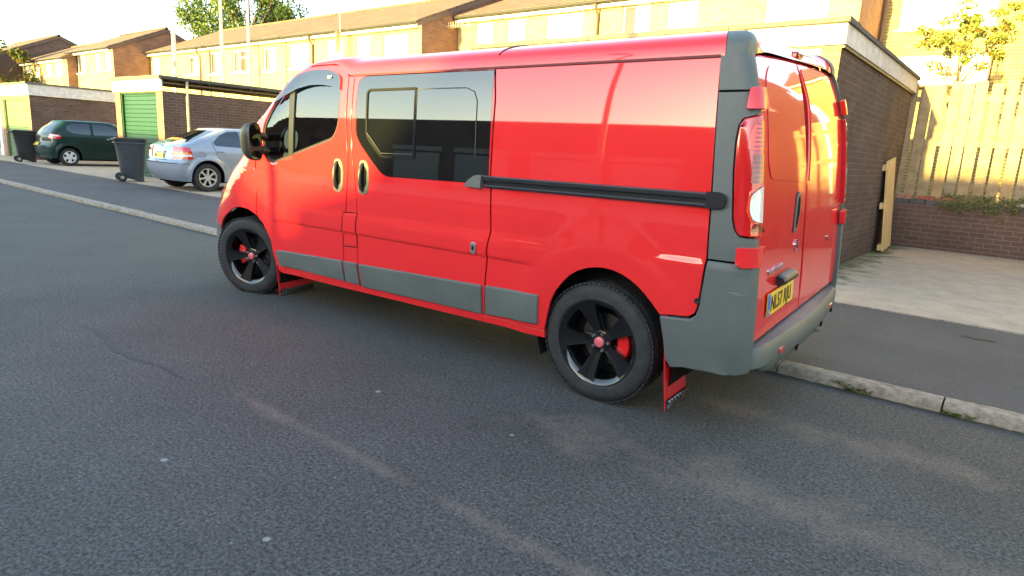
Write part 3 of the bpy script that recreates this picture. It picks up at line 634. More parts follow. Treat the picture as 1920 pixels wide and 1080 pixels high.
slid_f=[(1.49,1.795),(1.482,1.671),(1.48,1.488),(1.51,1.236),(1.536,1.085),(1.553,.871),(1.535,.626),(1.53,.506),(1.545,.345)]
slid_r=[(2.723,1.795),(2.746,1.629),(2.748,1.21),(2.756,1.128),(2.765,.877),(2.746,.775),(2.721,.573),(2.712,.345)]
dr_r=[(1.425,1.80),(1.423,1.514),(1.458,1.22),(1.452,1.101),(1.424,.869),(1.40,.82),(1.386,.714),(1.366,.504),(1.369,.345)]
dr_f=[(.281,1.16),(.293,.90),(.29,.735)]
pil=[(1.40,1.84),(1.33,1.875),(1.2,1.882),(.98,1.88),(.80,1.85),(.66,1.78),(.47,1.65),(.34,1.54),(.30,1.45),(.285,1.25)]
farch=[(.29,.735),(.253,.748),(.19,.768),(.124,.78),(.05,.783),(-.018,.775),(-.10,.75),(-.168,.713),(-.24,.672),(-.304,.621),(-.335,.56),(-.345,.50)]
farch_r=[(.373,.679),(.43,.60),(.457,.555),(.481,.41),(.50,.345)]
rarch=[(3.168,.345),(3.182,.40),(3.214,.529),(3.25,.60),(3.294,.655),(3.335,.697),(3.383,.729),(3.435,.752),(3.491,.765),(3.545,.770),(3.597,.766),(3.65,.752),(3.701,.73),(3.745,.703),(3.784,.671),(3.82,.636),(3.847,.607),(3.872,.58)]
fwin=rounded([(.53,1.168),(.41,1.225),(.392,1.33),(.392,1.45),(.475,1.575),(.62,1.72),(.80,1.822),(1.0,1.851),(1.19,1.848),(1.335,1.80),(1.348,1.65),(1.335,1.46),(1.28,1.37)],[.05,.06,.02,.06,.1,.1,.1,.1,.06,.08,.02,.06,.09])
swin=rounded([(1.60,1.792),(1.535,1.76),(1.525,1.60),(1.532,1.409),(1.586,1.34),(1.695,1.245),(1.80,1.16),(1.86,1.141),(2.738,1.150),(2.722,1.789)],[.03,.06,.02,.05,.03,.03,.03,.05,.01,.01])
for side in (-1,1):
    K=dict(side=side)
    # cab door
    o=panel('front_door',VS,dr_f[::-1]+pil[::-1]+dr_r+farch_r[::-1],RED,van,holes=[fwin],step=.05,**K) if False else panel('front_door',VS,list(reversed(pil))[:0]+pil+dr_f+farch_r+dr_r[::-1],RED,van,holes=[fwin],**K)
    door=o
    panel('window_seal',VS,inset(fwin,-.004),BLK,door,off=-.010,dep=.01,gap=0,holes=[inset(fwin,.02)],edge=0,**K)
    panel('window_glass',VS,inset(fwin,.012),GLASS,door,off=-.016,dep=0,gap=0,edge=0,**K)
    dv=panel('window_divider',VS,[(.735,1.205),(.79,1.205),(.80,1.81),(.735,1.785)],BLK,door,off=-.006,dep=.012,gap=0,edge=0,**K)
    de=rounded([(.53,1.63),(.68,1.775),(.82,1.838),(1.0,1.864),(1.2,1.862),(1.352,1.812),(1.352,1.715),(1.25,1.745),(1.126,1.757),(.997,1.757),(.85,1.735),(.70,1.69)],[.01,.05,.05,.05,.06,.09,.01,.03,.03,.03,.03,.02])
    panel('wind_deflector',VS,[(x,z-.012) for x,z in de],GLASSV,door,off=.012,dep=.006,gap=0,edge=0,**K)
    if side<0: panel('sticker',VS,[(1.215,1.80),(1.255,1.80),(1.255,1.785),(1.215,1.785)],WHITEP,door,off=.021,dep=0,gap=0,edge=0,**K)
    def handle(par,x):
        r=panel('handle_recess',VS,rounded([(x-.055,1.02),(x-.012,1.005),(x+.03,1.01),(x+.055,1.06),(x+.05,1.20),(x+.02,1.238),(x-.035,1.238),(x-.052,1.20)],.03),CLAD,par,off=.004,dep=.008,gap=0,edge=.002,**K)
        panel('handle_gap',VS,rounded([(x-.005,1.045),(x+.03,1.07),(x+.034,1.17),(x+.005,1.205),(x-.028,1.19),(x-.03,1.07)],.02),DARK,r,off=.006,dep=0,gap=0,edge=0,**K)
        mb=MB(); pts=[]
        for k in range(9):
            t=k/8; z=1.028+.19*t; p=VS.S(x-.006,z,side)+VS.N(x,z,side)*(.006+.028*math.sin(math.pi*t)**.6); pts.append(p)
        mb.tube(pts,[.010]+[.0145]*7+[.010],8); mb.build('handle',BLK,par,smooth=60)
    handle(door,1.35)
    strip=panel('rub_strip',VS,[(.528,.478),(.56,.484),(1.354,.508),(1.368,.348),(.556,.352),(.54,.40)],CLAD,door,off=.016,dep=.02,gap=.003,edge=.006,**K)
    if side<0:
        rp_=VS.S(VS.U(.078,1.075),1.075,side); mb=MB(); mb.lathe([(0,-.004),(.012,-.002),(.014,.002),(0,.01)],12,1); mb.build('side_repeater',LAMPA,van,smooth=60,loc=rp_+Vector((0,side*.002,0)))
    # pillar with fuel flap
    panel('door_pillar',VS,[(1.425,1.80),(1.423,1.514),(1.458,1.22),(1.452,1.101),(1.424,.869),(1.40,.82),(1.386,.714),(1.366,.504),(1.369,.345)]+slid_f[::-1],RED,van,step=.06,**K)
    panel('fuel_flap' if side<0 else 'blank_flap',VS,[(1.402,.862),(1.548,.868),(1.534,.628),(1.376,.622)],RED,van,off=.004,dep=.006,gap=.006,step=.04,**K)
    ribbon('panel_gap',VS,[(1.40,.865),(1.55,.872),(1.536,.624),(1.372,.618),(1.40,.865)],.006,DARK,van,off=.0012,side=side)
    panel('rub_strip',VS,[(1.376,.508),(1.524,.512),(1.538,.348),(1.379,.346)],CLAD,van,off=.016,dep=.02,gap=.003,edge=.004,**K)
    # sliding door
    sd=panel('sliding_door' if side<0 else 'side_panel',VS,slid_f+slid_r[::-1],RED,van,holes=[swin],**K)
    sw=panel('window_glass',VS,swin,GLASSD,sd,off=-.001,dep=.006,gap=.002,edge=.001,**K)
    inn=rounded([(1.655,1.70),(2.10,1.702),(2.112,1.272),(1.80,1.268),(1.645,1.40),(1.635,1.68)],[.03,.01,.01,.03,.05,.02])
    panel('sliding_pane_frame',VS,inset(inn,-.006),SEALM,sw,off=.005,dep=.006,gap=0,holes=[inset(inn,.010)],edge=.001,**K)
    ribbon('pane_edge_line',VS,[(2.115,1.27),(2.108,1.69),(2.13,1.697),(2.52,1.695),(2.585,1.672),(2.612,1.62),(2.625,1.30)],.006,mat('grey_line',(.075,.08,.08),.8,spec=.1) if 'grey_line' not in bpy.data.materials else bpy.data.materials['grey_line'],sw,off=.0012,side=side)
    ribbon('pane_edge_line',VS,[(1.655,1.42),(1.80,1.292),(2.10,1.296)],.005,bpy.data.materials['grey_line'],sw,off=.0062,side=side)
    if side<0:
        handle(sd,1.628)
        mb=MB(); mb.prism(rounded([(-.020,-.036),(.020,-.036),(.020,.036),(-.020,.036)],.018),1,-.010,0); lk=mb.build('lock',STEEL,sd,smooth=40,loc=VS.S(2.645,.765,side)+Vector((0,-.001,0)),bevel=.003)
        mb=MB(); mb.prism(rounded([(-.008,-.012),(.008,-.012),(.008,.012),(-.008,.012)],.007),1,-.0115,-.0095); mb.build('keyhole',DARK,lk)
        panel('rub_strip',VS,[(1.543,.510),(2.700,.542),(2.700,.352),(1.558,.338)],CLAD,sd,off=.016,dep=.02,gap=.003,edge=.007,**K)
    # rear quarter
    qt=panel('rear_quarter',VS,[(2.728,1.795),(2.75,1.629),(2.752,1.21),(2.760,1.128),(2.769,.877),(2.750,.775),(2.725,.573),(2.716,.345)]+rarch+[(3.93,.590),(4.02,.598),(4.05,.62),(4.062,.656),(4.080,.895),(4.072,1.152),(4.068,1.22),(4.036,1.795)],RED,van,gap=.003,**K)
    panel('rub_strip',VS,[(2.727,.545),(3.138,.560),(3.132,.378),(2.722,.356)],CLAD,qt,off=.016,dep=.02,gap=.003,edge=.007,**K)
    # rail
    if side<0:
        mb=MB()
        def prof(x0,x1,z0,z1,d0,d1,mbx):
            n=24
            for k in range(n):
                xa=x0+(x1-x0)*k/n;xb=x0+(x1-x0)*(k+1)/n;q=[]
                for x in (xa,xb):
                    for z,d in ((z0,d0),(z0,d1),(z1,d1),(z1,d0)): q.append(VS.S(VS.U(x,z),z,side)+Vector((0,side*d,0)))
                mbx.add(q,[(0,1,5,4),(1,2,6,5),(2,3,7,6)]+([(0,3,2,1)] if k==0 else [])+([(4,5,6,7)] if k==n-1 else []))
        mb=MB(); prof(2.715,4.10,1.128,1.198,.001,.006,mb); prof(2.715,4.06,1.170,1.196,.006,.026,mb); prof(2.715,4.06,1.130,1.146,.006,.018,mb)
        rl=mb.build('door_rail',RAILM,van,bevel=.004)
        panel('rail_end_cap',VS,rounded([(4.055,1.128),(4.055,1.202),(4.115,1.204),(4.148,1.19),(4.148,1.142),(4.115,1.126)],[.005,.005,.02,.02,.02,.02]),RAILM,rl,off=.028,dep=.03,gap=0,edge=.008,**K)
        panel('rail_end_cap',VS,rounded([(2.575,1.128),(2.70,1.124),(2.705,1.198),(2.66,1.20),(2.60,1.165)],[.012,.004,.01,.02,.03]),CLAD,rl,off=.032,dep=.034,gap=0,edge=.008,**K)
    # sill
    panel('sill',VS,[(.50,.343),(3.165,.343),(3.165,.300),(1.3,.285),(.55,.285),(.505,.31)],RED,van,off=-.006,dep=.05,gap=.0,**K)
    # cladding around the rear corner; u coordinates wrap on to the back
    def ux(x,z): return (VS.U(x,z),z)
    def uy(y,z): return (VS.Uy(y,z),z)
    lamp=[uy(ye(1.548)+.002,1.548)]+[ux(4.178,1.528),ux(4.162,1.50),ux(4.157,1.43),ux(4.163,1.30),ux(4.185,1.09),ux(4.20,1.04),ux(4.222,1.014)]+[uy(.88,1.008),uy(ye(1.006)+.002,1.006)]
    panel('corner_cladding',VS,[ux(4.044,1.643),ux(4.072,1.22),ux(4.076,1.152),ux(4.085,.892),uy(ye(.892)+.002,.892),uy(ye(1.0)+.002,1.0)]+[(u+.0,z-.004) if z<1.02 else (u-.006,z) for u,z in lamp[::-1]]+[uy(ye(1.555)+.002,1.555),uy(ye(1.643)+.002,1.643)],CLAD,van,coord='u',off=.004,dep=.045,gap=.002,step=.04,dense=.02,**K)
    panel('corner_cap_side',VS,[ux(4.032,1.799),ux(4.044,1.650),uy(ye(1.650)+.002,1.650),uy(ye(1.812)+.002,1.812),ux(4.12,1.802)],CLAD,van,coord='u',off=.004,dep=.045,gap=.0,step=.04,dense=.02,**K)
    lm=panel('tail_light',VS,lamp,LAMPR,van,coord='u',off=.014,dep=.05,gap=.002,step=.03,dense=.02,edge=.006,**K)
    def sub(name,pts,m,off=.0155): return panel(name,VS,pts,m,lm,coord='u',off=off,dep=0,gap=0,step=.02,dense=.012,edge=0,**K)
    a0=lambda z:.022+VS.U(4.157+.028*(1.30-z)/.2 if z<1.3 else 4.160,z)
    sub('brake_lens',rounded([(VS.Uy(ye(1.50)+.008,1.50),1.52),(a0(1.49)+.035,1.50),(a0(1.40)+.026,1.46),(a0(1.36)+.026,1.395),(VS.Uy(ye(1.39)+.008,1.39),1.39)],.01),LAMPO)
    for k in range(6):
        z=1.405+.019*k; sub('lens_rib',[(a0(z)+.045,z),(a0(z)+.045,z+.005),(VS.Uy(ye(z)+.01,z),z+.005),(VS.Uy(ye(z)+.01,z),z)],LAMPR2,.0162)
    sub('lower_brake_lens',rounded([(VS.Uy(ye(1.37)+.008,1.37),1.375),(a0(1.37)+.05,1.375),(a0(1.25)+.05,1.25),(VS.Uy(ye(1.25)+.008,1.25),1.25)],.006),LAMPR2)
    for k in range(5):
        z=1.262+.021*k; sub('lens_rib',[(a0(z)+.03,z),(a0(z)+.03,z+.004),(VS.Uy(ye(z)+.015,z),z+.004),(VS.Uy(ye(z)+.015,z),z)],LAMPR,.0164)
    sub('indicator_lens',rounded([(VS.Uy(ye(1.235)+.008,1.235),1.24),(a0(1.2)+.05,1.205),(a0(1.13)+.042,1.13),(a0(1.10)+.055,1.085),(VS.Uy(ye(1.07)+.008,1.07),1.07)],[.01,.04,.04,.04,.01]),LAMPW,.018)
    sub('fog_lens',rounded([(VS.Uy(ye(1.062)+.008,1.062),1.062),(a0(1.08)+.06,1.075),(a0(1.05)+.045,1.04),(VS.Uy(.815,1.03),1.025)],.012),LAMPR2)
    ribbon('lens_rim',VS,[(VS.Uy(ye(1.245)+.008,1.245),1.245),(a0(1.2)+.046,1.21),(a0(1.13)+.036,1.13),(a0(1.09)+.05,1.08),(VS.Uy(ye(1.065)+.008,1.065),1.065)],.008,LAMPO,lm,off=.0185,coord='u',side=side)
    for z0,z1 in ((1.565,1.655),(.875,.965)):
        panel('door_hinge',VS,rounded([(VS.U(4.222 if z0<1 else 4.180,z0),z0),(VS.Uy(ye(z0)-.03,z0),z0),(VS.Uy(ye(z1)-.03,z1),z1),(VS.U(4.220 if z0<1 else 4.176,z1),z1)],.012),RED,van,coord='u',off=.026,dep=.03,gap=0,step=.02,dense=.015,edge=.006,**K)
    # lower bumper corner
    bc=[ux(3.874,.580),ux(3.93,.584),ux(4.03,.592),ux(4.056,.616),ux(4.068,.656),ux(4.088,.886),uy(.850,.886),uy(.855,.60),uy(.855,.36),ux(4.20,.340),ux(4.01,.335),ux(3.945,.318),ux(3.915,.36),ux(3.90,.46)]
    panel('bumper_corner',VS,bc,CLAD,van,coord='u',off=.012,dep=.06,gap=.001,step=.04,dense=.02,edge=.008,**K)
    if side<0:
        pp=VS.S(4.10-.01,.665,side)+Vector((-.02,side*.012,0)); mb=MB(); mb.lathe([(0,.004),(.008,.003),(.011,-.002),(.014,-.002),(.015,.004)],16,1); mb.build('parking_sensor',BLK,van,smooth=50,loc=VS.S(4.06,.688,side)+Vector((0,side*.013,0)))
    # rear door
    zt=1.825
    rd=[(VS.Uy(ye(z)-.004,z),z) for z in (.478,.80,1.2,1.5,1.6,1.70,1.76)]+[(VS.Uy(.745,1.803),1.803),(VS.Uy(.68,1.818),1.818),(VS.Uy(.4,1.828),1.828),(VS.Uy(.003,1.836),1.836),(VS.Uy(.003,1.2),1.2),(VS.Uy(.003,.478),.478)]
    dr=panel('rear_door',VS,rd,RED,van,coord='u',off=-.014,dep=.03,gap=.002,step=.05,dense=.03,edge=.005,**K)
    panel('rear_header',VS,[(VS.Uy(y,z),z) for y,z in ((.80,1.74),(.77,1.80),(.70,1.822),(.4,1.834),(.003,1.842),(.003,1.79),(.4,1.78),(.70,1.76))],RED,van,coord='u',off=-.018,dep=0,gap=0,step=.04,dense=.03,edge=0,**K)
    wp=rounded([(VS.Uy(y,z),z) for y,z in ((.66,1.255),(.70,1.33),(.66,1.70),(.54,1.785),(.06,1.806),(.035,1.79),(.035,1.205),(.08,1.20))],[.05,.03,.06,.06,.03,.02,.02,.02])
    panel('blanked_window',VS,wp,RED,dr,coord='u',off=-.0095,dep=.005,gap=0,step=.05,dense=.03,edge=.001,**K)
    if side<0:
        ribbon('panel_gap',VS,[(VS.Uy(.0,z),z) for z in (.48,1.0,1.5,1.83)],.008,DARK,van,off=-.018,coord='u',side=side)
    # wheel arch liners
    for cx,r,a0_,a1_ in ((0.075,.43,-25,205),(3.53,.415,-20,200)):
        mb=MB(); n=24
        for k in range(n):
            a=R_(a0_+(a1_-a0_)*k/n);b=R_(a0_+(a1_-a0_)*(k+1)/n)
            f=lambda t,y:(cx+r*math.cos(t)*1.02,side*y,.34+r*1.05*math.sin(t))
            mb.quad(f(a,.92),f(b,.92),f(b,.55),f(a,.55))
            mb.add([(cx,side*.55,.34),f(a,.55),f(b,.55)],[(0,1,2)])
        mb.build('wheel_arch_liner',DARK,van,smooth=60)
# number plate, badges and furniture on the left-hand rear door
ldoor=[o for o in van.children if o.name.startswith('rear_door')][0]
rdoor=[o for o in van.children if o.name.startswith('rear_door')][1]
def rear_frame(y,z,off=0.):
    """local frame on the back of the van: x axis runs to the right of a reader, y axis up"""
    s_=-1 if y<=0 else 1
    p=VS.S(VS.Uy(y,z),z,s_); e=.05
    a=VS.S(VS.Uy(y+e if y<=0 else y+e,z),z,-1 if y+e<=0 else 1)-VS.S(VS.Uy(y-e,z),z,-1 if y-e<=0 else 1); a.normalize()
    b=VS.S(VS.Uy(y,z+e),z+e,s_)-VS.S(VS.Uy(y,z-e),z-e,s_); b=(b-a*a.dot(b)).normalized(); n=a.cross(b)
    M=Matrix(((a.x,b.x,n.x,0),(a.y,b.y,n.y,0),(a.z,b.z,n.z,0),(0,0,0,1))); M.translation=p+n*(off-.019)
    return M
PF=rear_frame(-.42,.636,.012)
mb=MB(); mb.prism(rounded([(-.225,-.058),(.225,-.058),(.225,.058),(-.225,.058)],.008),2,0,.004,0); pl=mb.build('number_plate',YEL,ldoor); pl.matrix_local=PF
mb=MB(); mb.box((-.222,-.055,.0042),(-.180,.055,.0055)); mb.build('plate_band',BLU,pl)
text_mesh('GB','plate_letters',YEL,.026,pl,Matrix.Translation((-.2155,-.04,.006)),.001,.75)
text_mesh('NL57 RJU','plate_letters',INK,.108,pl,Matrix.Translation((-.170,-.038,.005)),.002,.735,bold=.0012,spacing=1.08)
HM=rear_frame(-.375,.735,.006)
mb=MB(); n=10; P=[]
for i in range(13):
    t=i/12; x=-.125+.25*t; s_=1 if abs(t-.5)<.46 else .8
    for k in range(n+1):
        a=math.pi*(k/n)-.15; P.append((x,.030*s_*math.cos(a)+.0,.052*s_*max(0,math.sin(a))))
mb.add(P,[(i*(n+1)+k,(i+1)*(n+1)+k,(i+1)*(n+1)+k+1,i*(n+1)+k+1) for i in range(12) for k in range(n)]+[tuple(range(n+1)),tuple(range(12*(n+1),13*(n+1)))[::-1]])
hs=mb.build('plate_light_housing',BLK,ldoor,smooth=50); hs.matrix_local=HM
text_mesh('VAUXHALL','maker_lettering',CHROME,.044,ldoor,rear_frame(-.645,.787,.007),.006,1.05,bold=.0006,spacing=1.12)
text_mesh('TDi','badge_lettering',CHROME,.045,rdoor,rear_frame(.52,.80,.007),.006,1.0)
# round emblem of a winged beast drawn as a ring and a slanting figure
mb=MB(); mb.lathe([(.030,0),(.034,0),(.034,.006),(.030,.006)],28,2)
mb.prism([(-.018,-.020),(-.008,-.024),(-.002,-.006),(.012,-.004),(.020,.008),(.010,.010),(.004,.024),(-.004,.022),(-.002,.008),(-.014,.004)],2,0,.006)
em=mb.build('emblem',CHROME,ldoor); em.matrix_local=rear_frame(-.165,.872,.006)
hf=rear_frame(-.20,1.055,.006)
mb=MB(); mb.prism(rounded([(-.058,-.108),(-.02,-.10),(.04,-.03),(.055,.06),(.045,.10),(.02,.108),(-.01,.09),(-.03,.0)],.03),2,0,.010); h1=mb.build('rear_handle',CLAD,ldoor,smooth=35,bevel=.003); h1.matrix_local=hf
mb=MB(); mb.prism(rounded([(-.042,-.085),(-.01,-.075),(.03,-.01),(.04,.06),(.025,.088),(.0,.07),(-.018,0)],.02),2,.010,.0115); mb.build('handle_gap',DARK,h1)
# roof
def zo(u):
    if u<1.26: return 1.885
    if u<1.46: return 1.885-.085*sm((u-1.26)/.2)
    if u<4.1: return 1.80
    return 1.80+.036*sm((u-4.1)/.35)
def split(u,t,side):
    if 4.045<u<VS.Uy(.725,1.81) and t<.20: return 'cap'+('l' if side<0 else 'r')
    return 'roof'
mbs=roofcap(VS,zo,1.955,1.55,3.75,k=3.2,nt=18,du=.05,split=split,mexp=lambda u:1.7+1.5*sm((u-.85)/.5)-1.75*sm((u-4.16)/.2))
roof=weld(mbs['roof'].build('roof',RED,van))
for k_ in ('capl','capr'): 
    o=weld(mbs[k_].build('corner_cap_top',CLAD,van)); o.scale=(1.001,1.004,1.0)
sg=MB()
for side in (-1,1):
    ribbon('roof_seam',VS,[(1.47,1.80),(2.735,1.80),(4.03,1.80)],.012,mat('seam_dark',(.12,.003,.006),.6) if 'seam_dark' not in bpy.data.materials else bpy.data.materials['seam_dark'],roof,off=.0015,side=side)
def roofz(x,y):
    w=.85;t=1-abs(y)/w;z0=1.80;return z0+(1.955-z0)*(1-(1-t)**3.2)**(1/3.2)
mb=MB(); pr=[]
for y in [ -.83+.04*k for k in range(21)]: pr.append((2.737,y,roofz(2.737,y)+.0015))
mb.tube(pr,.004,6); mb.build('roof_joint',bpy.data.materials['seam_dark'],roof,smooth=60)
mb=MB(); mb.box((-.035,-.05,-.02),(.03,.05,.022)); bl=mb.build('high_brake_light',LAMPR2,roof,bevel=.014,loc=(4.11,0.03,1.866))
mb=MB(); mb.tube([(0,0,0),(.045,0,.03),(.09,0,.13),(.10,0,.18)],[.006,.004,.003,.002],6); mb.lathe([(0,.012),(.014,.008),(.018,-.004)],14,2,closed=False); mb.build('aerial',BLK,roof,smooth=60,loc=(1.34,-.35,roofz(1.3,-.35)))
# front end, built from rings of the shell
def sgrid(name,m,s0,s1,z0,z1,ns=10,nz=10,off=0.,parent=van,both=True,uedge=None,sides=(-1,1)):
    mb=MB()
    for side in sides:
        P=[]
        for j in range(nz+1):
            z=z0+(z1-z0)*j/nz
            for i in range(ns+1):
                ua=uedge(z) if uedge else VS.Us(s0,z); ub=VS.Us(s1,z); u=ua+(ub-ua)*i/ns
                P.append(VS.S(u,z,side)+(VS.N(u,z,side)*off if s1<.999 or i<ns else Vector((-off,0,0))))
        mb.add(P,[(j*(ns+1)+i,j*(ns+1)+i+1,(j+1)*(ns+1)+i+1,(j+1)*(ns+1)+i) for j in range(nz) for i in range(ns)])
    o=mb.build(name,m,parent); return weld(o)
doorx=[(1.12,.279),(1.25,.279),(1.45,.294),(1.54,.334),(1.65,.464),(1.78,.652),(1.85,.79),(1.885,1.0)]
for side in (-1,1):
    fw=[(VS.U(.279,1.125),1.125),(VS.U(.289,.90),.90)]+[(VS.U(x,z),z) for x,z in farch[:-1]]+[(VS.Us(.5,.645),.645),(VS.Us(.72,.655),.655),(VS.Us(.72,.9),.90),(VS.Us(.66,1.125),1.125)]
    panel('front_wing',VS,fw,RED,van,side=side,coord='u',step=.05,dense=.03)
    fb=[(VS.Us(.999,.64),.64),(VS.Us(.5,.638),.638)]+[(VS.U(x,z),z) for x,z in ((-.325,.60),(-.345,.50),(-.36,.40),(-.36,.30))]+[(VS.Us(.5,.24),.24),(VS.Us(.999,.24),.24)]
    panel('front_bumper',VS,fb,CLAD,van,side=side,coord='u',step=.06,dense=.04,off=.004)
    sgrid_=None
    panel('headlight',VS,rounded([(VS.Us(q,z),z) for q,z in ((.74,.72),(.95,.70),(.95,.78),(.80,.98),(.735,.96))],.03),LAMPW,van,side=side,coord='u',off=.002,dep=.02,step=.04,dense=.03)
sgrid('bonnet',RED,.72,1.0,.655,1.12,8,14)
for side in (-1,1): sgrid('cab_pillar',RED,0,.55,1.12,1.885,8,20,uedge=lambda z:VS.U(csp(doorx,z),z),sides=(side,))
sgrid('windscreen',GLASS,.56,1.0,1.16,1.86,10,16,off=-.002)
for side in (-1,1): sgrid('windscreen_frame',BLK,.52,.60,1.12,1.885,2,16,off=.001,sides=(side,))
sgrid('screen_top_panel',RED,.5,1.0,1.85,1.888,10,3)
sgrid('scuttle',BLK,.6,1.0,1.10,1.17,10,3,off=.001)
# mirror
mm=MB(); n=14;P=[]
for i in range(9):
    t=i/8;x=.02-.14*t; k=(1-t**2.6)**.5 if t<1 else 0
    for j in range(n*2):
        a=math.pi*j/n; c_,s_=math.cos(a),math.sin(a); P.append((x,(.064*k+.002)*abs(c_)**.6*(1 if c_>0 else -1),(.140*k+.002)*abs(s_)**.7*(1 if s_>0 else -1)))
F=[(i*2*n+j,i*2*n+(j+1)%(2*n),(i+1)*2*n+(j+1)%(2*n),(i+1)*2*n+j) for i in range(8) for j in range(2*n)]
for side in (-1,1):
    mm=MB(); mm.add(P,F+[tuple(range(16*n,18*n))]); mr=mm.build('door_mirror',BLK,van,smooth=60,loc=(.50,side*1.050,1.335)); mr.rotation_euler=(0,0,-side*R_(14))
    mg=MB(); mg.prism([(q[1]*.93,q[2]*.95) for q in P[:2*n]],0,.012,.018); mg.build('mirror_rim',BLK,mr)
    mg=MB(); mg.prism([(q[1]*.82,q[2]*.58+.045) for q in P[:2*n]],0,.018,.0205); mg.build('mirror_glass',mat('mirror_glass',(.35,.37,.37),.02,metal=1.) if 'mirror_glass' not in bpy.data.materials else bpy.data.materials['mirror_glass'],mr)
    mg=MB(); mg.prism([(q[1]*.80,q[2]*.22-.098) for q in P[:2*n]],0,.018,.0205); mg.build('mirror_glass',bpy.data.materials['mirror_glass'],mr)
    mg=MB(); mg.tube([(-.03,-side*.07,-.06),(-.05,-side*.17,-.08)],.035,10); mg.tube([(-.03,-side*.07,.05),(-.05,-side*.17,.03)],.03,10); mg.build('mirror_arm',BLK,mr,smooth=60)
# rear bumper step
mb=MB(); sec=[(-.16,.470),(-.03,.472),(.045,.462),(.062,.44),(.060,.36),(.035,.30),(-.02,.262),(-.16,.25)]; N_=28;P=[]
for i in range(N_+1):
    y=-.90+1.80*i/N_; e=1-max(0,(abs(y)-.78)/.12)**2*.9
    x0=4.315-.06*(y/.93)**2
    for dx,z in sec: P.append((x0+dx*(1 if dx<0 else e)-(1-e)*.06,y,max(z-(0.012*(1-e)),.25+.11*sm((abs(y)-.5)/.35))))
m_=len(sec)
fc=[];mi=[]
for i in range(N_):
    for k in range(m_-1): fc.append((i*m_+k,(i+1)*m_+k,(i+1)*m_+k+1,i*m_+k+1)); mi.append(0 if k<2 else 1)
fc+=[tuple(range(m_)),tuple(range(N_*m_,(N_+1)*m_))[::-1]];mi+=[1,1]
mb.v=P;mb.f=fc;mb.m=mi
rb=mb.build('rear_bumper',[BUMP_T,CLAD],van,smooth=40,bevel=.006)
for y in (-.52,.52):
    x0=4.315-.06*(y/.93)**2+.062
    mb=MB(); mb.box((x0-.01,y-.045,.375),(x0+.002,y+.045,.405)); mb.build('bumper_reflector',LAMPR,rb,bevel=.003)
for y in (-.25,.3,.68): 
    x0=4.315-.06*(y/.93)**2+.060; mb=MB(); mb.box((x0-.01,y-.015,.315),(x0-.001,y+.015,.345)); mb.build('bumper_slot',DARK,rb)
mb=MB(); mb.box((4.17,.835,.60),(4.212,.915,.80)); mb.build('fog_light',LAMPW,van,bevel=.01)
mb=MB(); mb.box((4.17,-.915,.60),(4.195,-.84,.80)); mb.build('fog_light',LAMPW,van,bevel=.01) if False else None
# black hull added to block light inside the body, then cab interior
mb=MB(); mb.box((-.55,-.56,.24),(4.15,.56,.62)); mb.box((1.56,-.80,.60),(4.05,.80,1.0)); mb.box((1.58,-.78,1.0),(3.95,.78,1.74)); mb.box((.50,-.84,.28),(3.10,.84,.50))
mb.box((-.60,-.55,.62),(-.05,.55,.92)); mb.box((-.45,-.78,.26),(-.44,.78,.60)); mb.box((3.96,-.85,.44),(4.16,.85,.6))
mb.build('light_block_hull',DARK,van)
mb=MB(); mb.box((-.12,-.80,.90),(.18,.80,1.13)); mb.box((.05,.15,1.05),(.22,.65,1.17)); mb.build('dashboard',BLK,van,bevel=.04)
for y in (-.52,-.12,.45):
    mb=MB(); mb.box((.70,y-.20,.70),(1.18,y+.20,.84)); M=Matrix.Translation((1.16,y,.80))@Matrix.Rotation(R_(14),4,'Y'); mb.box((-.05,-.20,0),(.07,.20,.58),M=M); mb.box((-.03,-.12,.62),(.05,.12,.80),M=M); mb.build('seat',SEAT,van,bevel=.03)
mb=MB(); mb.lathe([(.17+.012*math.cos(a*math.pi/4),.012*math.sin(a*math.pi/4)) for a in range(8)],28,0); mb.box((-.01,-.16,-.015),(.01,.16,.015)); sw_=mb.build('steering_wheel',BLK,van,smooth=60,loc=(.42,.42,1.10)); sw_.rotation_euler=(0,R_(25),0)
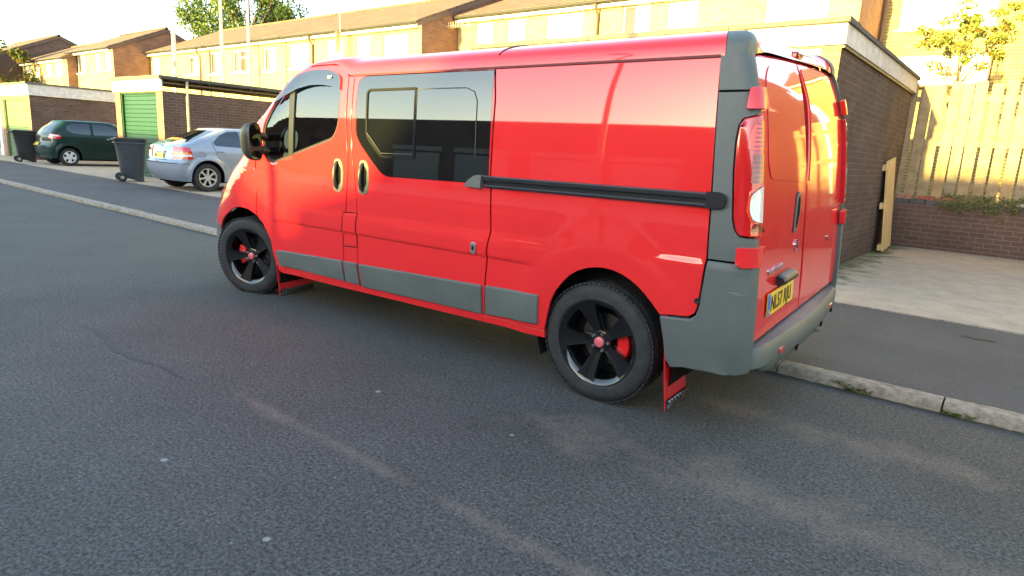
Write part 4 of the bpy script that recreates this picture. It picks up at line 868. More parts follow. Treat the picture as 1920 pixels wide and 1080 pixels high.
# wheels
def make_wheel(flip=1):
    w=bpy.data.objects.new('wheel',None); COL.objects.link(w); w.parent=van; w.empty_display_size=.1
    # axle along y, outer face towards -y
    mb=MB(); prof=[(.236,-.105),(.250,-.118),(.285,-.122),(.312,-.114),(.326,-.100),(.334,-.08),(.336,0),(.334,.08),(.326,.10),(.312,.114),(.285,.118),(.236,.105)]
    mb.lathe(prof,72,1)
    for k in range(72):   # shoulder blocks
        a=2*math.pi*k/72
        for s_ in (-1,1):
            M=Matrix.Rotation(a,4,'Y')@Matrix.Translation((0,s_*.088,.3285))@Matrix.Rotation(R_(14*s_),4,'X'); mb.box((-.0105,-.019,0),(.0105,.019,.0072),M=M)
        M=Matrix.Rotation(a+.03,4,'Y')@Matrix.Translation((0,0,.333)); mb.box((-.0115,-.052,0),(.0115,.052,.0045),M=M)
    mb.build('tyre',RUBBER,w,smooth=35)
    mb=MB(); mb.lathe([(.240,-.1115),(.240,-.100),(.228,-.096),(.216,-.085),(.210,.02),(.214,.10),(.207,.10),(.202,.02),(.210,-.088),(.232,-.1095)],64,1)
    rim=mb.build('rim',RIMB,w,smooth=40)
    mb=MB(); mb.lathe([(0,.03),(.20,.03),(.20,.04),(0,.04)],40,1,closed=False); mb.build('brake_backing',DARK,rim)
    mb=MB(); mb.lathe([(.05,.004),(.148,.004),(.148,.022),(.05,.022)],48,1); mb.build('brake_disc',mat('brake_disc',(.12,.12,.12),.4,metal=1.) if 'brake_disc' not in bpy.data.materials else bpy.data.materials['brake_disc'],rim,smooth=40)
    for k in range(5):   # spokes, each dished, broad where it meets the rim
        a=R_(38+72*k); mb=MB();P=[]
        prof=[(.028,.030,-.052),(.055,.028,-.058),(.085,.032,-.066),(.12,.038,-.076),(.155,.046,-.086),(.19,.056,-.096),(.215,.063,-.103),(.231,.068,-.107)]
        for r,hw,y in prof:
            for q,dy in ((-1,.020),(-.86,0),(-.4,.004),(.4,.004),(.86,0),(1,.020)): P.append((r,y+dy,hw*q))
        for r,hw,y in prof:
            for q in (-1,-.5,0,.2,.5,1): P.append((r,y+.045,hw*q*.8))
        nn=len(prof); F=[]
        for i in range(nn-1):
            for j in range(5): F.append((i*6+j,(i+1)*6+j,(i+1)*6+j+1,i*6+j+1))
            b=nn*6
            F.append((i*6,(i+1)*6,b+(i+1)*6,b+i*6)); F.append((i*6+5,(i+1)*6+5,b+(i+1)*6+5,b+i*6+5))
        F.append(tuple(i for i in range(6))); 
        M=Matrix.Rotation(-a,4,'Y'); mb.add([M@Vector(p) for p in P],F); mb.build('spoke',RIMB,rim,smooth=35)
    mb=MB(); mb.lathe([(0,-.066),(.045,-.064),(.062,-.058),(.066,-.03),(0,-.03)],40,1,closed=False); hub=mb.build('hub',RIMB,rim,smooth=40)
    for k in range(5):
        a=R_(38+36+72*k); x,z=.050*math.cos(a),.050*math.sin(a); mb=MB(); mb.lathe([(0,-.074),(.007,-.074),(.0095,-.066),(.0095,-.05)],12,1,closed=False); mb.build('wheel_bolt',STEEL,hub,smooth=40,loc=(x,0,z))
    mb=MB(); mb.lathe([(0,-.083),(.024,-.082),(.029,-.078),(.030,-.06)],28,1,closed=False); mb.build('centre_cap',CAPM,hub,smooth=40)
    mb=MB(); pr=[(.095*math.cos(a),.095*math.sin(a)) for a in [R_(-32+8*i) for i in range(9)]]+[(.165*math.cos(a),.165*math.sin(a)) for a in [R_(32-8*i) for i in range(9)]]
    mb.prism(pr,1,-.040,.03); cal=mb.build('brake_caliper',CALI,w,smooth=35,bevel=.006)
    return w,cal
w0,cal0=make_wheel()
def place_wheel(w,x,side,z,st,calang):
    w.location=(x,side*.812,z); w.rotation_euler=(0,0,st if side<0 else math.pi+st)
    for c in w.children:
        if c.name.startswith('brake_caliper'): c.rotation_euler=(0,calang,0)
place_wheel(w0,WB,-1,.336,0,R_(8))
w1=copy_tree(w0,van); place_wheel(w1,0,-1,.352,.30,R_(180))
w2=copy_tree(w0,van); place_wheel(w2,WB,1,.336,0,R_(172))
w3=copy_tree(w0,van); place_wheel(w3,0,1,.345,.30,R_(0))
# mud flaps
def flap(x,y0,y1,z0,z1,lean):
    mb=MB(); n=6;P=[]
    for i in range(n+1):
        t=i/n;z=z1+(z0-z1)*t;xx=x+lean*t*t
        P+=[(xx,y0,z),(xx,y1,z)]
    for i in range(n+1):
        t=i/n;z=z1+(z0-z1)*t;xx=x+lean*t*t+.007
        P+=[(xx,y0,z),(xx,y1,z)]
    o=2*(n+1);F=[(2*i,2*i+1,2*i+3,2*i+2) for i in range(n)]+[(o+2*i,o+2*i+2,o+2*i+3,o+2*i+1) for i in range(n)]+[(2*i,2*i+2,o+2*i+2,o+2*i) for i in range(n)]+[(2*i+1,o+2*i+1,o+2*i+3,2*i+3) for i in range(n)]+[(2*n,2*n+1,o+2*n+1,o+2*n),(0,o,o+1,1)]
    mb.add(P,F); f=mb.build('mud_flap',REDIN,van,smooth=30)
    mb=MB(); mb.box((x+lean-.004,min(y0,y1)+.004,z0-.004),(x+lean+.012,max(y0,y1)-.004,z0+.052)); st=mb.build('flap_trim',CHECK,f)
    mb=MB()
    k=0; yy=min(y0,y1)+.02
    while yy<max(y0,y1)-.02:
        for zz,a in ((z0+.014,38),(z0+.036,-38)):
            M=Matrix.Translation((x+lean+.013,yy+(0.015 if zz>z0+.02 else 0),zz))@Matrix.Rotation(R_(a),4,'X'); mb.box((-.002,-.013,-.0045),(.004,.013,.0045),M=M)
        yy+=.034
    mb.build('tread_ridges',CHROME,st)
flap(3.905,-.955,-.700,.085,.60,.03); flap(3.905,.700,.955,.10,.60,.03)
flap(.47,-.93,-.60,.085,.42,.02); flap(.47,.60,.93,.10,.42,.02)

# ------------------------------------------------------------------ foliage
def leaves(mb,c,n,sp,size,flat=.5,mats=3,rnd=random):
    for _ in range(n):
        while True:
            q=Vector((rnd.uniform(-1,1),rnd.uniform(-1,1),rnd.uniform(-1,1)))
            if q.length<1: break
        p=Vector(c)+Vector((q.x*sp[0],q.y*sp[1],q.z*sp[2])); s=size*rnd.uniform(.6,1.3)
        d=Vector((rnd.gauss(0,1),rnd.gauss(0,1),rnd.gauss(0,1)*flat)).normalized(); a=d.orthogonal().normalized(); a=(a*math.cos(k:=rnd.uniform(0,6.28))+d.cross(a)*math.sin(k)); b=d.cross(a)
        mb.add([p-a*s*.5,p+b*s*.28,p+a*s*.5,p-b*s*.28],[(0,1,2,3)],rnd.randrange(mats))
def leafmat(n,c):
    m=mat(n,c,.6,spec=.3); b=m.node_tree.nodes['Principled BSDF']; t=m.node_tree
    tr=t.nodes.new('ShaderNodeBsdfTranslucent'); tr.inputs[0].default_value=(c[0]*1.3,c[1]*1.4,c[2]*.6,1); mx=t.nodes.new('ShaderNodeMixShader'); mx.inputs[0].default_value=.3
    t.links.new(b.outputs[0],mx.inputs[1]); t.links.new(tr.outputs[0],mx.inputs[2]); t.links.new(mx.outputs[0],t.nodes['Material Output'].inputs[0]); return m
LG=[leafmat('leaf_dark',(.045,.075,.02)),leafmat('leaf_mid',(.075,.115,.03)),leafmat('leaf_light',(.11,.145,.04))]
LA=[leafmat('leaf_olive',(.13,.165,.03)),leafmat('leaf_yellow_green',(.19,.25,.05)),leafmat('leaf_russet',(.19,.13,.035))]
LW=[leafmat('weed_green',(.08,.13,.03)),leafmat('weed_pale',(.20,.21,.10)),leafmat('weed_straw',(.26,.22,.13))]
BARK=mat('bark',(.09,.065,.045),.9,noise=.3,nscale=12,bump=.6)
def tree(label,x,y,zg,H,rad,zc,rz,nclump,nleaf,size,mats,trunk=.3,seed=1,name='tree',spread=.27):
    rnd=random.Random(seed); t=thing(name,label,'tree',(x,y,zg))
    tm=MB(); pts=[(0,0,0),(.05*rad,.03*rad,(zc-zg)*.4),(0,0,(zc-zg)*.75),(.08*rad,0,(zc-zg)+rz*.5)]; tm.tube(pts,[trunk,trunk*.8,trunk*.55,trunk*.15],10)
    cm=MB(); cl=[]
    for i in range(nclump):
        while True:
            q=Vector((rnd.uniform(-1,1),rnd.uniform(-1,1),rnd.uniform(-1,1)))
            if .35<q.length<1: break
        c=Vector((q.x*rad*rnd.uniform(.75,1.05),q.y*rad,(zc-zg)+q.z*rz*rnd.uniform(.8,1.08))); cl.append(c)
        s=rad*spread*rnd.uniform(.6,1.25); leaves(cm,c,int(nleaf/nclump),(s,s,s*.75),size,rnd=rnd)
    for c in (cl if rad<1 else cl[::3]):
        b=Vector((0,0,(zc-zg)*rnd.uniform(.45,.8))); m=b.lerp(c,.5)+Vector((0,0,.1*rad)); tm.tube([b,m,c],[trunk*.35,trunk*.22,trunk*.10 if rad<1 else trunk*.04],5,cap=False)
    tm.build('trunk',BARK,t,smooth=60); cm.build('crown',mats,t,fix=False); return t
tree('large leafy green tree behind the long brown roof',-40.6,22,0,14,4.1,9.7,4.4,90,22000,.21,LG,.5,4)
tree('dark leafy tree at the far left edge before the brown gable',-38.9,6.6,.09,6,2.1,3.9,2.5,34,4200,.22,[LG[0],LG[0],LA[2]],.12,9)  # mostly the darkest leaf colour, with some russet
tree('slender young tree with sparse yellow green and russet leaves behind the fence',3.82,10.1,.80,4,.80,3.62,.62,44,2100,.075,LA,.02,6,'sapling',.17)
tree('small sprig of yellow russet leaves above the fence, right of the young tree',4.35,10.3,.80,4,.25,3.95,.30,9,220,.08,LA,.012,16,'sapling',.3)
# ------------------------------------------------------------------ poles and aerials
PALE=mat('weathered_pale_pole',(.55,.50,.42),.7,noise=.2,nscale=3)
for x,y,top,r,lb in ((-19.3,9.0,9.5,.055,'left of two tall thin pale poles rising past the long brown roof'),(-17.42,9.0,9.5,.045,'right of two tall thin pale poles rising past the long brown roof'),(-23.2,9.0,5.35,.085,'stout pale pole standing behind the garage with the green door')):
    mb=MB(); mb.tube([(0,0,0),(0,0,top-.09)],[r*1.1,r*.9],12); mb.lathe([(0,top-.04),(r*.9,top-.06),(r*1.05,top-.12)],12,2,closed=False); mb.box((-.01,-r-.03,3.9),(.10,-r+.02,4.15)); tag(mb.build('pole',PALE,smooth=50,loc=(x,y,.09)),lb,'pole')
AL=mat('aerial_metal',(.42,.30,.20),.4,metal=.6)
a=thing('tv_aerial','bristly television aerial seen end on above the cab of the van','aerial',(-13.55,10.05,4.2))
mb=MB(); mb.tube([(0,0,-.35),(0,0,1.25)],.018,8); mb.build('mast',AL,a,smooth=60)
mb=MB()
for k in range(15): mb.box((-.13,-.16+.01*k,.06+.042*k),(.15,-.14+.01*k,.076+.042*k))
mb.box((-.012,-.16,.05),(.012,-.0,.70)); mb.build('elements',AL,a)
a=thing('tv_aerial','long television aerial with many short crossbars on the wall above the van','aerial',(-9.25,11.9,4.75))
mb=MB(); mb.tube([(0,.08,-.2),(0,-.25,-.1),(0,-.25,.5)],.02,8); mb.build('bracket',AL,a,smooth=60)
mb=MB(); mb.tube([(.15,-.28,.32),(-1.42,-.38,.36)],.012,6)
for k in range(13): x=-1.40+.105*k; mb.box((x-.006,-.48,.30),(x+.006,-.22,.31)); mb.box((x-.006,-.37,.25),(x+.006,-.35,.44))
mb.build('elements',mat('aerial_pale',(.6,.5,.45),.4,metal=.4),a)
LAMPP=mat('lamp_column_grey',(.20,.21,.20),.5,noise=.1)
sl_=thing('street_lamp','grey street lamp across the road, seen only mirrored in the van side','street lamp',(.12,-6.95,.10))
mb=MB(); mb.tube([(0,0,0),(0,0,1.1),(0,0,1.12),(0,0,4.9)],[.08,.08,.055,.04],12); mb.tube([(0,0,4.85),(0,.10,5.05),(0,.5,5.15)],.028,10); mb.build('column',LAMPP,sl_,smooth=40)
mb=MB(); mb.prism(rounded([(.45,5.08),(1.0,5.12),(1.0,5.20),(.6,5.26),(.45,5.22)],.03),0,-.09,.09); mb.build('lantern',LAMPP,sl_,bevel=.01)
# ------------------------------------------------------------------ wheelie bins
def make_bin(label,x,y,rz,m,lidm):
    b=thing('wheelie_bin',label,'bin',(x,y,.094),rz,'wheelie bins in front of the garages')
    mb=MB(); lv=[(.10,.205,.22,.02),(.12,.21,.235,.0),(.5,.235,.28,-.0),(.97,.26,.325,-.0),(1.0,.27,.345,0)]
    P=[];n=20
    for z,hw,hd,_ in lv:
        for k in range(n):
            a=2*math.pi*k/n+math.pi/n; c,s=math.cos(a),math.sin(a); e=.35
            P.append((hw*abs(c)**e*(1 if c>0 else -1),hd*abs(s)**e*(1 if s>0 else -1)+.02*(1-z),z-(.10 if z<.11 and s>0 else 0)))
    F=[(i*n+k,i*n+(k+1)%n,(i+1)*n+(k+1)%n,(i+1)*n+k) for i in range(len(lv)-1) for k in range(n)]+[tuple(range(n)),tuple(range((len(lv)-1)*n,len(lv)*n))[::-1]]
    mb.add(P,F); mb.box((-.272,-.35,.92),(.272,.352,.96)); mb.box((-.23,.15,0),(.23,.24,.12)); mb.build('body',m,b,smooth=35,bevel=.006)
    mb=MB(); mb.prism(rounded([(-.285,-.38),(.285,-.38),(.285,.365),(-.285,.365)],.06),2,1.0,1.035); mb.prism(rounded([(-.25,-.33),(.25,-.33),(.25,.33),(-.25,.33)],.08),2,1.035,1.062); mb.build('lid',lidm,b,bevel=.008)
    mb=MB(); mb.tube([(-.27,-.36,1.0),(-.27,-.44,.99),(.27,-.44,.99),(.27,-.36,1.0)],.016,8); mb.build('handle',lidm,b,smooth=60)
    for s in (-1,1):
        mb=MB(); mb.lathe([(.03,-.025),(.085,-.028),(.10,-.02),(.10,.02),(.085,.028),(.03,.025)],24,0); w=mb.build('wheel',RUBBER,b,smooth=40,loc=(s*.255,-.235,.10))
        mb=MB(); mb.lathe([(0,-.03),(.045,-.028),(.05,0),(.045,.028),(0,.03)],16,0,closed=False); mb.build('hub',STEELW,w,smooth=40)
    return b
BIN=mat('bin_grey_plastic',(.040,.045,.055),.5,noise=.12,nscale=4)
BIN2=mat('bin_black_plastic',(.016,.015,.016),.5,noise=.12,nscale=4)
make_bin('dark grey wheelie bin in front of the green garage door beside the silver car',-12.50,2.98,R_(-14),BIN,BLK)
make_bin('black wheelie bin beside the dark green car, nearest the left edge',-22.0,3.30,R_(-8),BIN2,BLK)
# ------------------------------------------------------------------ small hatchbacks
def car(label,loc,rz,paint,T,plate,wb,R,Wt,wins,rearwin,lamp,arches,name='parked_car',wheelst='alloy'):
    sh=Shell(*T,fine=None); c=thing(name,label,'car',loc,rz)
    z0,z1=.22,T[0][-1][0]
    def arch(cx,r): 
        n=16; return [(cx+r*math.cos(R_(180-180*k/n)),R+.0+(r*1.03)*math.sin(R_(180-180*k/n))) for k in range(n+1)]
    def low(l): return [l[0] if False else (l[0][0],z0)]+l+[(l[-1][0],z0)]
    for side in (-1,1):
        bot=[(sh.Us(.999,z0),z0)]+[(sh.U(x,z),z) for x,z in low(arch(0,arches[0]))]+[(sh.U(x,z),z) for x,z in low(arch(wb,arches[1]))]+[(sh.Uy(.001,z0),z0)]
        zs=[z0+(z1-z0)*k/24 for k in range(25)]
        out=bot+[(sh.Uy(.001,z),z) for z in zs[1:]]+[(sh.Us(.999,z),z) for z in zs[::-1][:-1]]
        body=panel('body_side',sh,out,paint,c,side=side,coord='u',gap=0,dep=.0,step=.05,dense=.04,edge=0)
        for w in wins: panel('window',sh,rounded(w,.04),GLASSD,c,side=side,off=.004,dep=.004,gap=0,step=.06,dense=.03,edge=0)
        for ln in arches[2]: ribbon('panel_gap',sh,ln,.010,DARK,c,side=side,off=.002)
        rw=rounded([(sh.Uy(y,z),z) for y,z in rearwin],.04)
        panel('rear_window',sh,rw,GLASSD,c,side=side,coord='u',off=.004,dep=.004,gap=0,step=.05,dense=.03,edge=0)
        l=panel('tail_light',sh,rounded([(sh.Uy(*q[1:]) if q[0]=='y' else sh.U(*q[1:]),q[2]) for q in lamp[0]],.02),LAMPR,c,side=side,coord='u',off=.012,dep=.02,gap=0,step=.03,dense=.02,edge=.003)
        for pts,m in lamp[1]:
            panel('lens',sh,[(sh.Uy(*q[1:]) if q[0]=='y' else sh.U(*q[1:]),q[2]) for q in pts],m,l,side=side,coord='u',off=.0145,dep=0,gap=0,step=.03,dense=.02,edge=0)
        # bumper crease and side moulding
        zb=arches[3]; ribbon('bumper_line',sh,[(sh.U(wb+arches[1]+.02,zb),zb)]+[(sh.c0(zb)+k*.05,zb) for k in range(3)]+[(sh.Uy(y,zb),zb) for y in (.6,.4,.2,.001)],.012,DARK,c,side=side,coord='u',off=.002)
        ub=MB()
        for cx,r in ((0,arches[0]),(wb,arches[1])):
            n=16
            for k in range(n):
                a=R_(180*k/n-8);b=R_(180*(k+1)/n-8); f=lambda t,y:(cx+(r+.012)*math.cos(t),side*y,R+(r*1.03+.012)*math.sin(t)); ub.quad(f(a,Wt-.02),f(b,Wt-.02),f(b,.5),f(a,.5))
        ub.build('wheel_arch_liner',DARK,c)
    mbs=roofcap(sh,lambda u:z1,z1+T[7] if len(T)>7 else z1+.065,1.3,1.7,k=2.2,nt=10,du=.10)
    weld(mbs[0].build('roof',paint,c))
    mb=MB(); mb.box((-.5,-.55,.17),(wb+.45,.55,.70)); mb.box((.5,-Wt+.06,.2),(wb-.4,Wt-.06,.5)); mb.box((.9,-.5,.6),(wb-.1,.5,1.15)); mb.build('underbody',DARK,c)
    # wheels
    for i,(x,s) in enumerate(((0,-1),(0,1),(wb,-1),(wb,1))):
        w=bpy.data.objects.new('wheel',None); COL.objects.link(w); w.parent=c; w.location=(x,s*(Wt-.105),R); w.rotation_euler=(0,0,0 if s<0 else math.pi); w.empty_display_size=.1
        ri=R*.655; mb=MB(); mb.lathe([(ri,-.085),(ri+.02,-.098),(R-.02,-.092),(R,-.06),(R,.09),(ri,.09)],40,1); mb.build('tyre',RUBBER,w,smooth=40)
        al=ALLOY if wheelst=='alloy' else HUBCAP
        mb=MB(); mb.lathe([(ri,-.08),(ri,-.092),(ri-.014,-.090),(ri-.02,-.06),(ri-.02,.05),(ri-.01,.05)],40,1); rm=mb.build('rim',al,w,smooth=40)
        mb=MB(); mb.lathe([(0,-.030),(ri-.005,-.030),(ri-.005,-.02),(0,-.02)],32,1,closed=False); mb.build('wheel_back',DARK,rm)
        ns=7 if wheelst=='alloy' else 5
        mb=MB(); mb.lathe([(0,-.082),(.05,-.082),(.062,-.070),(.062,-.03)],24,1,closed=False)
        for k in range(ns):
            M=Matrix.Rotation(2*math.pi*k/ns+.3,4,'Y')
            if wheelst=='alloy': q=[(.04,-.022),(ri*.75,-.020),(ri-.004,-.046),(ri-.004,.046),(ri*.75,.020),(.04,.022)]
            else: q=[(.03,-.045),(ri*.6,-.040),(ri-.004,-.075),(ri-.004,.075),(ri*.6,.040),(.03,.045)]
            vs=[M@Vector((a,-.085 if a<ri*.5 else -.078,b)) for a,b in q]+[M@Vector((a,-.05,b)) for a,b in q]; n=6
            mb.add(vs,[tuple(range(n)),tuple(range(n,2*n))[::-1]]+[(j,(j+1)%n,n+(j+1)%n,n+j) for j in range(n)])
        mb.build('spokes',al,rm,smooth=30)
    def fr(y,z,off):
        s_=-1; p=sh.S(sh.Uy(y,z),z,-1); p2=sh.S(sh.Uy(.02,z),z,-1); b=sh.S(sh.Uy(.1,z+.04),z+.04,-1)-sh.S(sh.Uy(.1,z-.04),z-.04,-1); b=Vector((b.x,0,b.z)).normalized(); a_=Vector((0,1,0)); n=a_.cross(b)
        M=Matrix(((0,b.x,n.x,0),(1,b.y,n.y,0),(0,b.z,n.z,0),(0,0,0,1))); M.translation=Vector((p2.x,y,z))+n*off; return M
    y0,zp,ws=plate[1]
    mb=MB(); mb.prism(rounded([(-ws,-.055),(ws,-.055),(ws,.055),(-ws,.055)],.008),2,0,.006); p=mb.build('number_plate',YEL,c); p.matrix_local=fr(y0,zp,.012)
    text_mesh(plate[0],'plate_letters',INK,.10,p,Matrix.Translation((-ws*.9,-.036,.0075)),.001,ws*.0265/.0085*.235,bold=.0015)
    return c,sh,fr
ALLOY=mat('silver_alloy',(.62,.62,.60),.3,metal=.7)
HUBCAP=mat('plastic_wheel_trim',(.62,.63,.66),.4,metal=.2)
SILV=mat('silver_blue_paint',(.25,.29,.37),.4,metal=.3,coat=1.,noise=.03)
GRN=mat('dark_green_paint',(.002,.020,.018),.45,coat=.45,spec=.2)
AT=([(.18,.80),(.3,.83),(.5,.850),(.7,.855),(.85,.845),(.95,.82),(1.1,.755),(1.25,.685),(1.36,.60)],
    [(.2,-.78),(.5,-.81),(.66,-.78),(.75,-.68),(.85,-.35),(.93,.15),(1.0,.36),(1.15,.62),(1.36,1.0)],
    [(.18,3.18),(.36,3.29),(.48,3.32),(.62,3.33),(.66,3.26),(.90,3.22),(.965,3.20),(1.0,3.13),(1.05,3.00),(1.2,2.64),(1.36,2.25)],
    [(.2,-.1),(.66,-.1),(.75,0),(.85,.3),(.93,.7),(1.0,.9),(1.15,1.15),(1.36,1.5)],
    lambda x,z:.022*sm((.50-math.hypot(x-2.614,z-.31))/.10)+.022*sm((.50-math.hypot(x,z-.31))/.10)-.006*sm((.03-abs(z-.80))/.03),.14,.10)
ac,ash,afr=car('silver blue hatchback parked rear towards the street beside the green garage door',(-9.93,5.86,.094),R_(-90),SILV,AT,('KC05 XSU',(-.05,.745,.21)),2.614,.31,.845,
   [[(.80,.99),(1.05,1.24),(1.32,1.335),(1.72,1.345),(1.72,.985)],[(1.78,.985),(1.78,1.345),(2.06,1.32),(2.26,1.24),(2.44,1.075),(2.40,1.01)]],
   [(.001,1.335),(.46,1.335),(.52,1.25),(.60,1.065),(.001,1.05)],
   ([('x',2.98,.945),('x',2.93,.70),('y',.52,.695),('y',.50,.955)],[([('x',3.0,.84),('x',2.96,.80),('y',.53,.80),('y',.53,.84)],LAMPA),([('x',2.97,.795),('x',2.95,.755),('y',.53,.755),('y',.53,.795)],LAMPW)]),
   (.355,.37,[[(1.75,1.34),(1.755,.98),(1.76,.28)],[(2.47,1.10),(2.45,.98),(2.38,.80),(2.25,.60),(2.20,.45)],[(.78,.97),(.72,.80),(.72,.3)]],.60))
mb=MB(); 
for s in (0,): mb.prism(rounded([(-.25,-.018),(.25,-.018),(.25,.018),(-.25,.018)],.015),2,0,.014)
o=mb.build('boot_handle',SILV,ac,bevel=.005); o.matrix_local=afr(-.05,.835,.008)
pf=MB(); pf.box((-.30,-.012,0),(.30,.012,.01)); o=pf.build('plate_surround',CHROME,ac); o.matrix_local=afr(-.05,.672,.008)
ribbon('panel_gap',ash,[(ash.Uy(y,z),z) for y,z in ((.49,.95),(.51,.70),(.47,.665),(.001,.66))],.010,DARK,ac,side=-1,off=.003,coord='u')
ribbon('panel_gap',ash,[(ash.Uy(y,z),z) for y,z in ((.49,.95),(.51,.70),(.47,.665),(.001,.66))],.010,DARK,ac,side=1,off=.003,coord='u')
mb=MB(); mb.lathe([(0,.002),(.075,.002),(.078,0),(.082,.002),(.086,-.002)],24,1,closed=False); o=mb.build('fuel_flap',SILV,ac,smooth=30,loc=(2.72,.862,.80))
mb=MB(); mb.tube([(0,0,0),(.14,0,.05)],.006,6); mb.build('rear_wiper',BLK,ac,loc=(3.13,.0,1.02))
for x in (1.62,2.30):
    p=ash.S(ash.U(x,.88),.88,1); mb=MB(); mb.box((-.07,-.005,-.018),(.07,.022,.018)); mb.build('door_handle',SILV,ac,bevel=.008,loc=p)
YT=([(.18,.77),(.3,.80),(.5,.825),(.7,.83),(.9,.815),(1.0,.79),(1.15,.75),(1.3,.69),(1.42,.62)],
    [(.2,-.62),(.5,-.65),(.7,-.60),(.82,-.45),(.95,-.05),(1.05,.2),(1.2,.42),(1.42,.78)],
    [(.18,2.90),(.4,2.98),(.62,2.99),(.70,2.93),(.95,2.90),(1.05,2.85),(1.2,2.74),(1.42,2.50)],
    [(.2,0),(.7,0),(.82,.1),(.95,.5),(1.05,.75),(1.2,.95),(1.42,1.3)],
    lambda x,z:.026*sm((.50-math.hypot(x-2.37,z-.29))/.12)+.02*sm((.50-math.hypot(x,z-.29))/.10),.14,.10)
yc,ysh,yfr=car('dark green small hatchback parked between the far garage and the black bin',(-20.38,6.22,.094),R_(-90),GRN,YT,('R426 LNB',(-.25,.66,.21)),2.37,.288,.82,
   [[(.75,1.03),(.98,1.28),(1.2,1.37),(1.62,1.375),(1.62,1.02)],[(1.70,1.02),(1.70,1.375),(2.2,1.36),(2.38,1.28),(2.40,1.14),(2.2,1.05)]],
   [(.001,1.37),(.46,1.36),(.56,1.25),(.62,1.04),(.001,1.02)],
   ([('x',2.62,1.0),('x',2.56,.93),('x',2.60,.86),('y',.58,.86),('y',.60,1.01)],[([('x',2.66,.975),('x',2.62,.93),('y',.66,.93),('y',.66,.98)],LAMPW)]),
   (.33,.35,[[(1.66,1.37),(1.665,1.0),(1.66,.28)],[(.72,1.0),(.66,.80),(.66,.3)]],.62),wheelst='cap')
# ------------------------------------------------------------------ small things
tg=thing('timber_gate_panel','narrow panel of new pale timber leaning in the corner by the brown garage wall','timber panel',(3.455,7.62,.097))
tg.rotation_euler=(R_(6),R_(-4.5),R_(-1))
for k in range(3):
    mb=MB(); mb.box((.045,.03+.205*k,0),(.067,.03+.205*k+.196,1.40+.004*k)); mb.build('plank',TIMBN,tg,bevel=.002)
for z in (.03,.68,1.26):
    mb=MB(); mb.box((.0,-.04,z),(.043,.63,z+.09)); mb.build('batten',TIMBN,tg,bevel=.002)
for a,m,lb,rz in ((3.385,PALEBR,'leftmost loose brick on the low wall, pale and mortar stained',1.5),(3.70,REDBR,'middle loose red brick lying on the low wall',-2),(4.03,REDBR,'loose red brick on the low wall next to the trailing weeds',1)):
    mb=MB(); mb.box((0,0,0),(.235,.10,.066)); tag(mb.build('brick',m,bevel=.005,loc=(a,9.0,.908)),lb,'brick',"loose bricks on the low wall"); bpy.context.view_layer.update()
    mb_o=COL.objects[-1]; mb_o.rotation_euler=(0,0,R_(rz))
mb=MB(); mb.box((5.02,8.97,.908),(5.5,9.2,.945)); tag(mb.build('paving_slab',WDULL,bevel=.006),'pale slab lying on the low wall at the right edge','slab')
rnd=random.Random(5); w=thing('trailing_weed','pale straggly weeds trailing over the coping of the low wall','plant',(4.5,9.0,.9)); mb=MB()
for k in range(60):
    x=rnd.uniform(-.48,.56); L_=rnd.uniform(.05,.22)*(1.6 if .25<x<.42 else 1); leaves(mb,(x,-.02-rnd.uniform(0,.06),.05-L_*rnd.random()),30,(.07,.05,.06),.03,rnd=rnd)
for k in range(70): x=rnd.uniform(-.5,.8); leaves(mb,(x,.05,.06+rnd.uniform(-.03,.06)),14,(.06,.05,.04),.03,rnd=rnd)
mb.build('leaves',LW,w,fix=False); mb=MB()
for k in range(50): x=rnd.uniform(-.48,.6); mb.tube([(x,.06,.0),(x+rnd.uniform(-.05,.05),-.03,.03),(x+rnd.uniform(-.08,.08),-.06,-rnd.uniform(.05,.22))],.002,3,cap=False)
mb.build('stems',LW[2:],w)
def weed(label,x,y,z,s,n,seed):
    r=random.Random(seed); m=MB()
    for k in range(n):
        a=r.uniform(0,6.28); l=s*r.uniform(.5,1); d=Vector((math.cos(a)*1.6,math.sin(a)*.6,0)); p=Vector((r.uniform(-s,s)*1.1,r.uniform(-.01,.02),0)); t=p+d*l*.6+Vector((0,0,l*.55)); q=Vector((-d.y,d.x,0)).normalized()*l*.16; md=p.lerp(t,.55)+Vector((0,0,l*.12)); m.add([p,md+q,t,md-q],[(0,1,2,3)],r.randrange(2))
    tag(m.build('weed',LW[:2],loc=(x,y,z),fix=False),label,'weed','weeds growing along the kerb')
weed('larger green weed in the gutter by the kerb joint behind the van',4.60,.455,.005,.07,40,1)
weed('green weed in the kerb gutter nearest the right edge',5.12,.45,.005,.055,34,2)
weed('small green weed in the gutter just right of the rear bumper',4.50,.458,.03,.045,22,3)
weed('green tuft at the foot of the garage wall beside the timber panel',3.40,7.75,.095,.10,36,4)
LIT=mat('old_chewing_gum',(.24,.24,.235),.85)
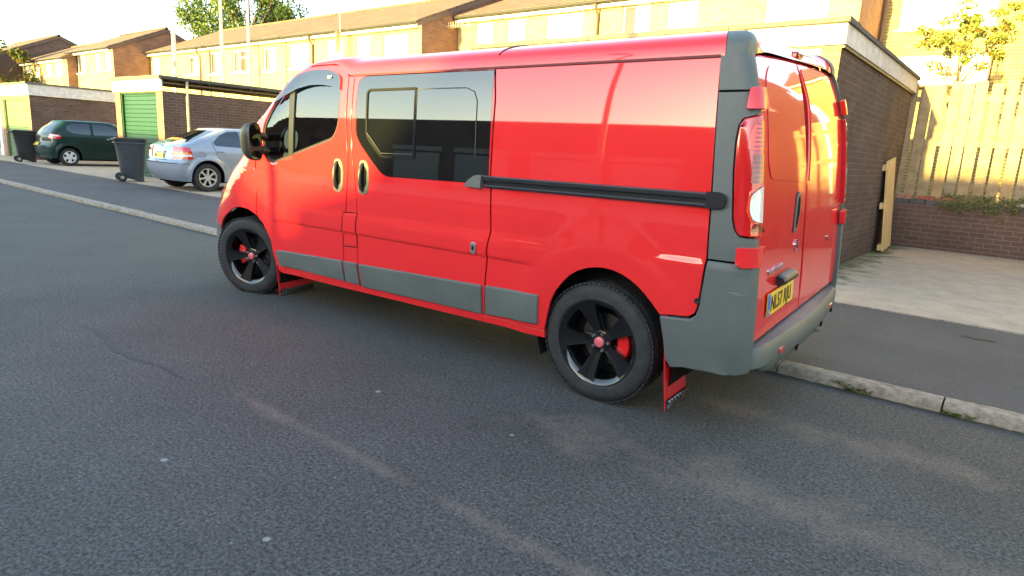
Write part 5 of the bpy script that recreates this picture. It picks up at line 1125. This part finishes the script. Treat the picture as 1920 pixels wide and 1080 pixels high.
for i,(x,y,s,lb) in enumerate(((2.61,-1.62,.016,'pale flattened spot on the road in front of the van sill'),(2.61,-2.75,.015,'pale flattened spot on the road, left foreground'),(3.41,-2.76,.013,'pale flattened spot on the road at the bottom of the picture'),(3.48,-1.52,.010,'faint pale spot on the road ahead of the rear wheel'))):
    mb=MB(); r=random.Random(i); mb.lathe([(0,.003),(s*.8,.003),(s,.001)],12,2,closed=False); mb.v=[(a*r.uniform(.85,1.15),b*r.uniform(.8,1.1),c) for a,b,c in mb.v]; tag(mb.build('gum_spot',LIT,loc=(x,y,0),fix=True),lb,'litter','pale spots on the road')
mb=MB(); mb.add([(0,0,.002),(.022,.006,.004),(.030,.024,.005),(.008,.028,.003)],[(0,1,2,3)]); tag(mb.build('paper_scrap',WHITEP,loc=(2.58,-3.33,0)),'small white scrap of paper on the road at the left edge','litter')
OIL=mat('oil_stained_asphalt',(.016,.015,.015),.7)
for i,(x,y,z,a,b,lb) in enumerate(((1.98,-.25,.003,.10,.035,'dark oily mark on the road beside the sliding door sill'),(2.32,-.43,.003,.12,.025,'long thin dark mark on the road below the middle of the van'),(5.08,2.33,.095,.14,.05,'dark stain on the pavement near the right edge'),(4.04,1.56,.0915,.07,.06,'round dark stain on the pavement behind the rear bumper'))):
    r=random.Random(i+40); n=22; mb=MB(); P=[(a*math.cos(t:=6.283*k/n)*r.uniform(.6,1.1),b*math.sin(t)*r.uniform(.5,1.15),0) for k in range(n)]; mb.add(P,[tuple(range(n))]); tag(mb.build('oil_stain',OIL,loc=(x,y,z),fix=False),lb,'stain','dark stains on the ground')
r=random.Random(77); mb=MB(); P=[]
for k in range(30):
    t=k/29; x=.25+1.5*t; y=-2.30+.03*math.sin(t*9)+r.uniform(-.012,.012); w=.018*math.sin(math.pi*t)**.5*r.uniform(.5,1.3); P+=[(x,y-w,.0025),(x,y+w,.0025)]
mb.add(P,[(2*i,2*i+2,2*i+3,2*i+1) for i in range(29)]); tag(mb.build('road_crack',mat('crack_filler',(.028,.028,.03),.7),fix=False),'thin dark ragged crack in the road, left of the sandy worn streak','crack')
# hedge across the road in the gap between the buildings
random.seed(2); mb=MB()
for k in range(46): leaves(mb,(random.uniform(-1.6,.2),random.uniform(-16.6,-16),random.uniform(2.2,2.92)),40,(.3,.3,.2),.12)
mb.box((-1.34,-16.8,0),(-.26,-16.2,2.8)); tag(mb.build('opposite_hedge',LG,fix=False),'tall hedge in the gap between the buildings across the road','hedge')
